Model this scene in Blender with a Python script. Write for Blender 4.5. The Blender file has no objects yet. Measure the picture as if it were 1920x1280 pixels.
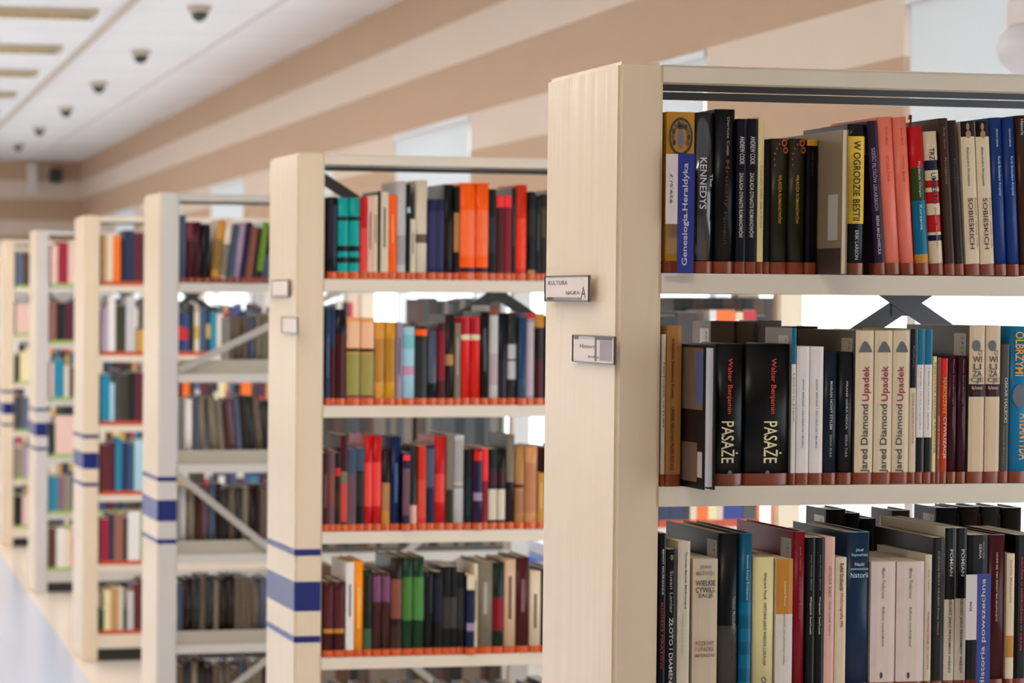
import bpy, bmesh, math, random
from mathutils import Vector, Matrix

# ------------------------------------------------------------------ camera, world, light
SC = bpy.context.scene
COL = SC.collection
FPX, CX, CY, YAW, PITCH, ROLL = 4642.733, 441.831, 669.228, 0.166756, -0.024644, 0.0072477
CPOS = Vector((0.0, -3.4, 1.73116))
FW = Vector((math.sin(YAW)*math.cos(PITCH), math.cos(YAW)*math.cos(PITCH), math.sin(PITCH)))
RT = Vector((math.cos(YAW), -math.sin(YAW), 0))
UP = RT.cross(FW)
RT, UP = (math.cos(ROLL)*RT + math.sin(ROLL)*UP), (-math.sin(ROLL)*RT + math.cos(ROLL)*UP)
cam = bpy.data.cameras.new('camera')
camo = bpy.data.objects.new('camera', cam)
COL.objects.link(camo)
m = Matrix((RT, UP, -FW)).transposed().to_4x4()
m.translation = CPOS
camo.matrix_world = m
cam.sensor_width = 36
cam.lens = FPX/1920*36
cam.shift_x = (960-CX)/1920
cam.shift_y = (CY-640)/1920
cam.clip_start = 0.1
cam.clip_end = 200
cam.dof.use_dof = True
cam.dof.focus_distance = 3.95
cam.dof.aperture_fstop = 6.2
SC.camera = camo
SC.view_settings.view_transform = 'Standard'
SC.view_settings.look = 'None'
SC.view_settings.gamma = 1
SC.view_settings.use_curve_mapping = False
SC.view_settings.exposure = 0.71

W = bpy.data.worlds.new('sky')
SC.world = W
W.use_nodes = True
W.node_tree.nodes['Background'].inputs[0].default_value = (0.93, 0.97, 1.0, 1)
W.node_tree.nodes['Background'].inputs[1].default_value = 1.9

def area(name, loc, rot, sx, sy, power, col):
    l = bpy.data.lights.new(name, 'AREA')
    l.shape = 'RECTANGLE'; l.size = sx; l.size_y = sy; l.energy = power; l.color = col
    o = bpy.data.objects.new(name, l); COL.objects.link(o)
    o.location = loc; o.rotation_euler = rot
    return o
XW = 2.95          # plane of the right wall
ZC = 3.262         # ceiling
YFAR = 25.0
for yy in (-1.2, 1.6, 4.4, 7.0, 9.8, 12.6, 15.4):
    area('ceiling_lamp_light', (0.45, yy, ZC-0.06), (0, 0, 0), 1.1, 0.28, 11, (1.0, 0.86, 0.70))
# daylight enters by the long row of windows
pt = area('window_portal', (XW+0.2, 10.0, 1.62), (0, math.pi/2, 0), 1.95, 23.5, 1, (1, 1, 1))
pt.data.cycles.is_portal = True
pt = area('added_side_portal', (-4.7, 11.5, 1.08), (0, -math.pi/2, 0), .65, 26, 1, (1, 1, 1))  # unseen left opening, added for side light on the end panels
pt.data.cycles.is_portal = True

random.seed(7)
# ------------------------------------------------------------------ materials
def lin(c):
    return tuple(((v/255)/12.92 if v/255 <= .04045 else ((v/255+.055)/1.055)**2.4) for v in c)
MC = {}
def mat(name, rgb, rough=.45, spec=.5, metal=0.0, bump=0.0, bscale=40.0, var=0.0, stretch=None, coat=0.0):
    key = (name, tuple(rgb), rough, metal)
    if key in MC: return MC[key]
    M = bpy.data.materials.new(name); M.use_nodes = True
    nt = M.node_tree; b = nt.nodes['Principled BSDF']
    c = lin(rgb) + (1,)
    if name.startswith('book_cover'): c = tuple(min(1, 1.04*x**1.28) for x in c[:3]) + (1,)
    b.inputs['Base Color'].default_value = c
    b.inputs['Roughness'].default_value = rough
    b.inputs['Metallic'].default_value = metal
    b.inputs['Specular IOR Level'].default_value = spec*.5 if name.startswith('book_cover') else spec
    if coat: b.inputs['Coat Weight'].default_value = coat; b.inputs['Coat Roughness'].default_value = .12
    if bump or var:
        tc = nt.nodes.new('ShaderNodeTexCoord'); mp = nt.nodes.new('ShaderNodeMapping')
        if stretch: mp.inputs['Scale'].default_value = stretch
        nt.links.new(tc.outputs['Object'], mp.inputs['Vector'])
        nz = nt.nodes.new('ShaderNodeTexNoise'); nz.inputs['Scale'].default_value = bscale
        nz.inputs['Detail'].default_value = 3
        nt.links.new(mp.outputs[0], nz.inputs['Vector'])
        if bump:
            bp = nt.nodes.new('ShaderNodeBump'); bp.inputs['Strength'].default_value = bump
            bp.inputs['Distance'].default_value = .01
            nt.links.new(nz.outputs['Fac'], bp.inputs['Height']); nt.links.new(bp.outputs[0], b.inputs['Normal'])
        if var:
            mx = nt.nodes.new('ShaderNodeMix'); mx.data_type = 'RGBA'
            mx.inputs[6].default_value = tuple(x*(1-var) for x in c[:3]) + (1,)
            mx.inputs[7].default_value = tuple(min(1, x*(1+var)) for x in c[:3]) + (1,)
            nt.links.new(nz.outputs['Fac'], mx.inputs[0]); nt.links.new(mx.outputs[2], b.inputs['Base Color'])
    MC[key] = M
    return M

PAL = {
 'black': (17,16,17), 'ink': (22,25,36), 'navy': (30,42,78), 'blue': (36,76,140), 'royal': (34,46,132), 'teal': (14,128,160),
 'turq': (20,170,165), 'slate': (84,98,120), 'white': (232,224,218), 'cream': (226,208,180), 'ivory': (218,206,186),
 'butter': (232,218,166), 'tan': (186,142,92), 'ochre': (204,150,70), 'yellow': (236,204,86), 'gold': (214,164,52),
 'amber': (245,160,10), 'orange': (246,112,14), 'redorange': (214,62,26), 'red': (200,26,34), 'scarlet': (220,48,38), 'crimson': (150,18,48),
 'maroon': (92,26,34), 'wine': (78,22,40), 'brown': (84,52,34), 'darkbrown': (54,36,28), 'olive': (58,54,34), 'green': (30,74,44),
 'darkgreen': (26,52,38), 'lime': (120,150,50), 'grey': (150,144,136), 'lightgrey': (200,196,194), 'darkgrey': (66,64,64), 'taupe': (142,130,112),
 'lilac': (170,150,170), 'mauve': (128,96,104), 'purple': (62,40,72), 'navypurple': (48,44,86), 'salmon': (240,144,124), 'pink': (228,190,176),
 'skyblue': (170,206,216), 'rosebrown': (150,96,80), 'steel': (52,82,112), 'graybrown': (118,104,90), 'bluegrey': (96,104,122)}
CNAME = {'ink': 'blue-black', 'royal': 'royal blue', 'turq': 'turquoise', 'butter': 'pale yellow', 'redorange': 'red-orange', 'darkbrown': 'dark brown',
 'darkgreen': 'dark green', 'lightgrey': 'light grey', 'darkgrey': 'dark grey', 'navypurple': 'navy-purple', 'skyblue': 'pale blue', 'rosebrown': 'reddish brown',
 'steel': 'steel blue', 'graybrown': 'grey-brown', 'bluegrey': 'blue-grey', 'ivory': 'off-white', 'wine': 'wine red', 'lime': 'leaf green'}
def cname(c): return CNAME.get(c, c)
def cov(c, rough=.32):
    rgb = PAL[c] if isinstance(c, str) else c
    return mat('book_cover_' + (cname(c).replace(' ', '_').replace('-', '_') if isinstance(c, str) else 'colour'), rgb, rough, var=.06, bscale=25)

PAINT = mat('cream_paint', (224,203,174), .28, bump=.30, bscale=3, stretch=(6, 6, .30))
PAINT_SHADED = mat('shaded_cream_paint', (198,192,186), .36, bump=.10, bscale=3, stretch=(6, 6, .35))  # greyer copy of the cream; the fronts' duller light is put into its colour
SHELFM = mat('shelf_paint', (222,208,188), .42, bump=.05, bscale=8)
SHELF_SHADED = mat('shaded_shelf_paint', (196,190,182), .42, bump=.05, bscale=8)  # shelf colour greyed likewise to carry the shade on those bookcases
STRAP = mat('brace_steel', (86,88,94), .45, metal=.3)
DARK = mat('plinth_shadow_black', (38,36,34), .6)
BLUE = mat('blue_tape', (16,34,104), .22, spec=.6)
PAGE = mat('paper', (226,210,184), .8, bump=.15, bscale=30, stretch=(40, 1, 1))
PAGEW = mat('white_paper', (226,226,232), .7, bump=.2, bscale=40, stretch=(40, 1, 1))
TAPE = mat('orange_brown_tape', (134,58,26), .22, spec=.6)
TAPEO = mat('orange_tape', (206,84,24), .25, spec=.6)
TAPEG = mat('green_tape', (150,178,84), .3)
LABELM = mat('label_paper', (176,170,158), .4)
PLASTIC = mat('clear_holder_plastic', (214,202,196), .12, spec=.8)
INK = mat('printed_ink', (52,48,50), .6)

# ------------------------------------------------------------------ helpers
def link(o, parent=None):
    COL.objects.link(o)
    if parent: o.parent = parent
    return o
def mesh_obj(name, bm, mats, parent=None, smooth=False):
    me = bpy.data.meshes.new(name)
    bmesh.ops.recalc_face_normals(bm, faces=bm.faces)
    if smooth:
        for f in bm.faces: f.smooth = True
    bm.to_mesh(me); bm.free()
    for mm in (mats if isinstance(mats, (list, tuple)) else [mats]): me.materials.append(mm)
    return link(bpy.data.objects.new(name, me), parent)
def tag(o, label=None, cat=None, group=None, kind=None):
    if label: o['label'] = label
    if cat: o['category'] = cat
    if group: o['group'] = group
    if kind: o['kind'] = kind
    return o
def bx(bm, x0, x1, y0, y1, z0, z1, mi=0):
    vs = [bm.verts.new(p) for p in ((x0,y0,z0),(x1,y0,z0),(x1,y1,z0),(x0,y1,z0),(x0,y0,z1),(x1,y0,z1),(x1,y1,z1),(x0,y1,z1))]
    fs = []
    for q in ((0,3,2,1),(4,5,6,7),(0,1,5,4),(1,2,6,5),(2,3,7,6),(3,0,4,7)):
        f = bm.faces.new([vs[i] for i in q]); f.material_index = mi; fs.append(f)
    return vs, fs
def bevel(bm, w, seg=2):
    bmesh.ops.bevel(bm, geom=bm.edges[:], offset=w, segments=seg, affect='EDGES', profile=.5)
def box_obj(name, dims, mats, parent=None, bev=0.0, seg=2):
    bm = bmesh.new(); bx(bm, *dims)
    if bev: bevel(bm, bev, seg)
    return mesh_obj(name, bm, mats, parent)
def empty(name, loc=(0,0,0), rz=0.0):
    o = bpy.data.objects.new(name, None); COL.objects.link(o)
    o.empty_display_size = .05; o.location = loc; o.rotation_euler = (0, 0, rz)
    return o
def struct(name, dims, mats):
    return tag(box_obj(name, dims, mats), kind='structure')

# rack geometry: bookcases stand in a row down the hall, each turned by TH
TH = 0.0455
POST, DEP, LEN = 0.0730, 0.330, 1.27      # post width, depth, clear shelf length
PITCHZ = 0.33
RACK = [(1.198,.2236),(1.2232,2.9144),(1.2147,5.4919),(1.2301,8.2024),(1.2401,10.9216),(1.2456,13.574),(1.25,16.25)]
HT = 0.127 + 5*PITCHZ + .3333 - .006
def shelf_z(k, i):
    z = 0.127 + k*PITCHZ
    if i == 0: z -= .0061 if k == 5 else .0035
    return z
def htop(i): return HT - (.012 if i == 0 else 0)
ct, st = math.cos(TH), math.sin(TH)
def w2l(i, P):
    dx, dy = P[0]-RACK[i][0], P[1]-RACK[i][1]
    return (ct*dx + st*dy, -st*dx + ct*dy, P[2])
def l2w(i, lx, ly, z):
    return (RACK[i][0] + ct*lx - st*ly, RACK[i][1] + st*lx + ct*ly, z)
def ray(px, py): return FW + RT*((px-CX)/FPX) - UP*((py-CY)/FPX)
def on_front(i, px, py, ly=0.0):
    """local (x, z) on bookcase i's front plane for a point of the photograph"""
    d = ray(px, py); n = Vector((-st, ct, 0)); o = Vector(l2w(i, 0, ly, 0))
    t = (o - CPOS).dot(n)/d.dot(n); q = w2l(i, CPOS + d*t)
    return q[0], q[2]
def on_end(i, px, py, lx=0.0):
    d = ray(px, py); n = Vector((ct, st, 0)); o = Vector(l2w(i, lx, 0, 0))
    t = (o - CPOS).dot(n)/d.dot(n); q = w2l(i, CPOS + d*t)
    return q[1], q[2]

# ------------------------------------------------------------------ the room
CEILM = bpy.data.materials.new('ceiling_tiles'); CEILM.use_nodes = True
nt = CEILM.node_tree; b = nt.nodes['Principled BSDF']
tc = nt.nodes.new('ShaderNodeTexCoord'); mp = nt.nodes.new('ShaderNodeMapping')
mp.inputs['Location'].default_value = (-1.6, -.2, 0)
br = nt.nodes.new('ShaderNodeTexBrick'); br.offset = 0; br.squash = 1
br.inputs['Scale'].default_value = 1; br.inputs['Brick Width'].default_value = .77; br.inputs['Row Height'].default_value = 1.2
br.inputs['Mortar Size'].default_value = .008; br.inputs['Mortar Smooth'].default_value = .3
br.inputs['Color1'].default_value = lin((240,238,236)) + (1,); br.inputs['Color2'].default_value = lin((244,243,242)) + (1,)
br.inputs['Mortar'].default_value = lin((196,186,172)) + (1,)
nt.links.new(tc.outputs['Object'], mp.inputs['Vector']); nt.links.new(mp.outputs[0], br.inputs['Vector'])
nt.links.new(br.outputs['Color'], b.inputs['Base Color']); b.inputs['Roughness'].default_value = .5
struct('ceiling', (-6, XW+.3, -5, YFAR+.2, ZC, ZC+.12), CEILM)

FLOORM = bpy.data.materials.new('floor_linoleum'); FLOORM.use_nodes = True
nt = FLOORM.node_tree; b = nt.nodes['Principled BSDF']
tc = nt.nodes.new('ShaderNodeTexCoord'); sp = nt.nodes.new('ShaderNodeSeparateXYZ')
cmpn = nt.nodes.new('ShaderNodeMath'); cmpn.operation = 'GREATER_THAN'; cmpn.inputs[1].default_value = 1.2
mx = nt.nodes.new('ShaderNodeMix'); mx.data_type = 'RGBA'
mx.inputs[6].default_value = lin((192,200,220)) + (1,); mx.inputs[7].default_value = lin((226,212,196)) + (1,)
nz = nt.nodes.new('ShaderNodeTexNoise'); nz.inputs['Scale'].default_value = 60
mx2 = nt.nodes.new('ShaderNodeMix'); mx2.data_type = 'RGBA'; mx2.blend_type = 'MULTIPLY'; mx2.inputs[0].default_value = .08
nt.links.new(tc.outputs['Object'], sp.inputs[0]); nt.links.new(sp.outputs['X'], cmpn.inputs[0])
nt.links.new(cmpn.outputs[0], mx.inputs[0]); nt.links.new(tc.outputs['Object'], nz.inputs['Vector'])
nt.links.new(mx.outputs[2], mx2.inputs[6]); nt.links.new(nz.outputs['Color'], mx2.inputs[7])
nt.links.new(mx2.outputs[2], b.inputs['Base Color']); b.inputs['Roughness'].default_value = .22
struct('floor', (-6, XW+.3, -5, YFAR+.2, -.1, 0), FLOORM)

WALLM = bpy.data.materials.new('striped_wall_paint'); WALLM.use_nodes = True
nt = WALLM.node_tree; b = nt.nodes['Principled BSDF']
tc = nt.nodes.new('ShaderNodeTexCoord'); sp = nt.nodes.new('ShaderNodeSeparateXYZ')
mr = nt.nodes.new('ShaderNodeMapRange'); mr.inputs['From Min'].default_value = 0; mr.inputs['From Max'].default_value = 4
cr = nt.nodes.new('ShaderNodeValToRGB'); cr.color_ramp.interpolation = 'CONSTANT'
DK, LT, WT = lin((190,158,128)) + (1,), lin((222,204,186)) + (1,), lin((236,234,232)) + (1,)
els = [(0, WT), (2.15/4, DK), (2.404/4, LT), (2.577/4, DK), (2.826/4, LT), (3.02/4, DK)]
e = cr.color_ramp.elements; e[0].position = 0; e[0].color = WT; e[1].position = els[1][0]; e[1].color = DK
for p, c in els[2:]:
    n = e.new(p); n.color = c
nt.links.new(tc.outputs['Object'], sp.inputs[0]); nt.links.new(sp.outputs['Z'], mr.inputs['Value'])
nt.links.new(mr.outputs[0], cr.inputs[0]); nt.links.new(cr.outputs[0], b.inputs['Base Color'])
b.inputs['Roughness'].default_value = .6

ZW0, ZW1, ZWT = .66, 2.15, 2.577
WIN = [(-1.56+3.08*n, -.03+3.08*n) for n in range(0, 8)]      # tall bays
bm = bmesh.new()
y = -5
for a, c in WIN:
    bx(bm, XW, XW+.3, y, a, ZW1, ZWT); y = c
bx(bm, XW, XW+.3, y, YFAR, ZW1, ZWT)
bx(bm, XW, XW+.3, -5, YFAR, ZWT, ZC)
bx(bm, XW, XW+.3, -5, YFAR, 0, ZW0)
bx(bm, XW, XW+.3, WIN[-1][1]+.1, YFAR, ZW0, ZW1)
bx(bm, XW, XW+.3, -5, WIN[0][0], ZW0, ZW1)
tag(mesh_obj('wall_right', bm, WALLM), kind='structure')
struct('wall_far', (-6, XW+.3, YFAR, YFAR+.2, 0, ZC), WALLM)
bm = bmesh.new()
for q in ((-5, YFAR, 0, .75), (-5, YFAR, 1.4, ZC), (-5, -1.5, .75, 1.4), (24.6, YFAR, .75, 1.4)) + tuple((yy, yy+.35, .75, 1.4) for yy in (3, 8, 13, 18)):  # gaps in this unseen wall are added to let side daylight in
    bx(bm, -4.7, -4.5, q[0], q[1], q[2], q[3])
tag(mesh_obj('wall_left', bm, mat('warm_wall', (200,184,162), .7)), kind='structure')
struct('wall_back', (-6, XW+.3, -5.2, -5, 0, ZC), mat('pale_wall', (212,212,212), .7))
struct('trim_1', (XW-.03, XW+.02, -5, WIN[-1][1]+.1, ZW0-.035, ZW0), mat('blue_sill', (40,90,190), .3))
struct('trim_2', (1.582, 1.618, -5, YFAR, ZC-.018, ZC), mat('ceiling_rail', (196,182,162), .5))
struct('trim_3', (2.358, 2.372, -5, YFAR, ZC-.008, ZC), mat('ceiling_thin_rail', (212,206,200), .5))

FRAME = mat('window_frame_white', (226,228,230), .4)
GLASS = bpy.data.materials.new('window_glass'); GLASS.use_nodes = True
nt = GLASS.node_tree; b = nt.nodes['Principled BSDF']
nt.nodes.remove(b)
tr = nt.nodes.new('ShaderNodeBsdfTransparent'); gl = nt.nodes.new('ShaderNodeBsdfGlossy'); gl.inputs['Roughness'].default_value = .02
ms = nt.nodes.new('ShaderNodeMixShader'); ms.inputs[0].default_value = .05
tr.inputs[0].default_value = (.95, .98, 1, 1)
nt.links.new(tr.outputs[0], ms.inputs[1]); nt.links.new(gl.outputs[0], ms.inputs[2])
nt.links.new(ms.outputs[0], nt.nodes['Material Output'].inputs[0])
BLIND = bpy.data.materials.new('blind_fabric'); BLIND.use_nodes = True
nt = BLIND.node_tree; b = nt.nodes['Principled BSDF']; nt.nodes.remove(b)
df = nt.nodes.new('ShaderNodeBsdfDiffuse'); tl = nt.nodes.new('ShaderNodeBsdfTranslucent'); ms = nt.nodes.new('ShaderNodeMixShader')
df.inputs[0].default_value = (.84, .86, .86, 1); tl.inputs[0].default_value = (.80, .85, .87, 1); ms.inputs[0].default_value = .3
nt.links.new(df.outputs[0], ms.inputs[1]); nt.links.new(tl.outputs[0], ms.inputs[2]); nt.links.new(ms.outputs[0], nt.nodes['Material Output'].inputs[0])
XG = XW + .05
wn = 0
for n, (a, c) in enumerate(WIN):
    nxt = WIN[n+1][0] if n+1 < len(WIN) else c+.1
    for kind, y0, y1, zt in (('tall', a, c, ZWT), ('low', c, nxt, ZW1)):
        if y1 - y0 < .2: continue
        wn += 1
        bm = bmesh.new()
        fw_ = .03
        bx(bm, XG-.02, XG+.03, y0, y0+fw_, ZW0, zt); bx(bm, XG-.02, XG+.03, y1-fw_, y1, ZW0, zt)
        bx(bm, XG-.02, XG+.03, y0+fw_, y1-fw_, ZW0, ZW0+.05); bx(bm, XG-.02, XG+.03, y0+fw_, y1-fw_, zt-.05, zt)
        fr = tag(mesh_obj('window_%d' % wn, bm, FRAME), kind='structure')
        box_obj('pane', (XG-.003, XG+.003, y0+fw_, y1-fw_, ZW0+.05, zt-.05), GLASS, fr)
        if kind == 'tall':
            bl = empty('roller_blind', (XG-.045, (y0+y1)/2, ZWT-.001))
            nm = ['first', 'second', 'third', 'fourth', 'fifth', 'sixth', 'seventh', 'eighth'][n]
            tag(bl, 'white roller blind half drawn over the %s tall window from the near end' % nm, 'blind', 'roller blinds on the tall windows')
            box_obj('blind_fabric', (-.001, .001, -(y1-y0)/2+.03, (y1-y0)/2-.03, -.55, -.03), BLIND, bl)
            box_obj('cassette', (-.012, .012, -(y1-y0)/2+.01, (y1-y0)/2-.01, -.03, -.001), FRAME, bl, .004)
            box_obj('bottom_bar', (-.006, .006, -(y1-y0)/2+.03, (y1-y0)/2-.03, -.57, -.55), FRAME, bl)

# dome cameras under the ceiling
def lathe(name, prof, mats, parent, n=24, mi=0):
    bm = bmesh.new(); rings = []
    for r, z in prof:
        if r < 1e-5: rings.append([bm.verts.new((0, 0, z))]*n)
        else: rings.append([bm.verts.new((r*math.cos(2*math.pi*k/n), r*math.sin(2*math.pi*k/n), z)) for k in range(n)])
    for a_, b_ in zip(rings, rings[1:]):
        for k in range(n):
            vs = []
            for v in (a_[k], a_[(k+1) % n], b_[(k+1) % n], b_[k]):
                if v not in vs: vs.append(v)
            if len(vs) > 2: bm.faces.new(vs)
    return mesh_obj(name, bm, mats, parent, True)
HOUS = mat('camera_housing', (190,176,156), .5); DOME = mat('dark_dome', (40,42,48), .12, spec=.8)
where = ['nearest the camera, largest', 'second nearest in the row', 'third nearest in the row', 'fourth nearest in the row', 'second farthest in the row', 'farthest down the hall, smallest']
for n, yy in enumerate((9.6, 12.03, 14.38, 16.8, 19.25, 21.7)):
    d = tag(empty('dome_camera', (1.98, yy, ZC)), 'dark dome security camera under the white ceiling, ' + where[n], 'security camera', 'dome cameras along the ceiling')
    lathe('housing', [(.066, -.0005), (.066, -.010), (.057, -.024), (.050, -.033), (0, -.033)], HOUS, d)
    lathe('dome', [(.047, -.0335), (.045, -.046), (.038, -.063), (.025, -.075), (.010, -.082), (0, -.083)], DOME, d)
# louvred lamps
LOUV = mat('warm_louvre_metal', (206,176,120), .3, metal=.6); LFR = mat('lamp_frame', (190,174,150), .5)
GLOW = bpy.data.materials.new('lamp_tube_glow'); GLOW.use_nodes = True
b = GLOW.node_tree.nodes['Principled BSDF']; b.inputs['Emission Color'].default_value = (1, .82, .5, 1); b.inputs['Emission Strength'].default_value = .9
b.inputs['Base Color'].default_value = (.9, .8, .6, 1)
lw = ['nearest in view', 'second nearest', 'third nearest', 'fourth nearest', 'farthest']
for n, yy in enumerate((9.98, 11.95, 13.65, 15.5, 17.4)):
    d = tag(empty('ceiling_lamp', (.87, yy, ZC)), 'long louvred lamp in the white ceiling left of the rail, ' + lw[n], 'ceiling lamp', 'louvred lamps in the ceiling')
    bm = bmesh.new()
    for q in ((-.6, .6, -.15, -.125), (-.6, .6, .125, .15), (-.6, -.57, -.125, .125), (.57, .6, -.125, .125)): bx(bm, *q, -.03, -.0005)
    mesh_obj('frame', bm, LFR, d)
    bm = bmesh.new()
    for k in range(13): bx(bm, -.54+k*.09, -.536+k*.09, -.124, .124, -.028, -.006)
    bx(bm, -.57, .57, -.004, .004, -.029, -.005)
    mesh_obj('louvre', bm, LOUV, d)
    box_obj('tube', (-.5, .5, .04, .07, -.02, -.008), GLOW, d)
# unseen uplights added over the aisle to brighten the ceiling
for n, yy in enumerate((0.5, 4.5, 8.5, 12.5, 16.5, 20.5)):
    d = tag(empty('added_uplight', (-1.6, yy, ZC-.75)), 'unseen uplight added over the aisle left of the bookcases to brighten the ceiling', 'added uplight', 'added uplights over the aisle')
    bm = bmesh.new(); bx(bm, -.10, .10, -1.2, 1.2, -.06, -.05); bx(bm, -.10, -.09, -1.2, 1.2, -.05, 0); bx(bm, .09, .10, -1.2, 1.2, -.05, 0)
    mesh_obj('trough', bm, HOUS, d)
    for q in (-1.0, 1.0): box_obj('hanging_rod', (-.004, .004, q-.004, q+.004, -.05, .749), HOUS, d)
    area('added_uplight_light', (-1.6, yy, ZC-.77), (math.pi, 0, 0), .16, 2.3, 46 if yy < 6 else 80, (1.0, .97, .94))
# far wall fixtures
d = tag(box_obj('wall_box', (-.06, .06, -.07, 0, -.17, .17), mat('white_plastic', (226,220,214), .5), None, .01), 'small white upright box high on the far wall', 'wall box')
d.location = (2.4, YFAR, 3.06)
d = tag(empty('wall_speaker', (2.66, YFAR, 3.09)), 'dark little speaker high in the corner of the far wall', 'speaker')
box_obj('cabinet', (-.07, .07, -.16, -.02, -.08, .08), mat('dark_plastic', (50,44,38), .5), d, .015)
box_obj('bracket', (-.03, .03, -.021, 0, -.04, .04), mat('dark_plastic2', (60,54,48), .5), d)
# white rounded fixture beside the nearest window
d = tag(empty('window_fixture', (XW, 2.12, 2.40)), 'white rounded fixture hanging in front of the nearest tall window', 'fixture')
box_obj('mounting_box', (-.09, -.02, -.25, .16, -.05, .07), mat('warm_white_plastic', (216,206,202), .4), d, .01)
lathe('round_cover', [(0, .02), (.05, .015), (.075, -.01), (.085, -.04), (.075, -.075), (.05, -.10), (.035, -.115), (0, -.12)], mat('white_cover', (226,224,228), .35), d).location = (-.13, -.06, -.03)

# ------------------------------------------------------------------ bookcases
NTH = ['nearest', 'second', 'third', 'fourth', 'fifth', 'sixth', 'seventh']
RLAB = ['nearest cream metal bookcase with two label holders on its end panel, in sharp focus',
        'cream metal bookcase with turquoise and orange books, second in the row',
        'grey-fronted metal bookcase with a diagonal brace across its open shelves, third in the row',
        'cream metal bookcase with blue bands on its post, fourth in the row',
        'grey-fronted bookcase with green-taped books, fifth in the row',
        'small bookcase near the left edge of the photo with green-taped books, sixth in the row',
        'farthest bookcase, mostly hidden at the far end of the row']
def strap(bm, x0, z0, x1, z1, y, w, t):
    L = math.hypot(x1-x0, z1-z0); nx, nz_ = -(z1-z0)/L*w/2, (x1-x0)/L*w/2
    vs = []
    for yy in (y, y+t):
        for sx, sz, sg in ((x0, z0, 1), (x1, z1, 1), (x1, z1, -1), (x0, z0, -1)):
            vs.append(bm.verts.new((sx+sg*nx, yy, sz+sg*nz_)))
    for q in ((0,1,2,3), (7,6,5,4), (0,4,5,1), (1,5,6,2), (2,6,7,3), (3,7,4,0)): bm.faces.new([vs[i] for i in q])
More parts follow.
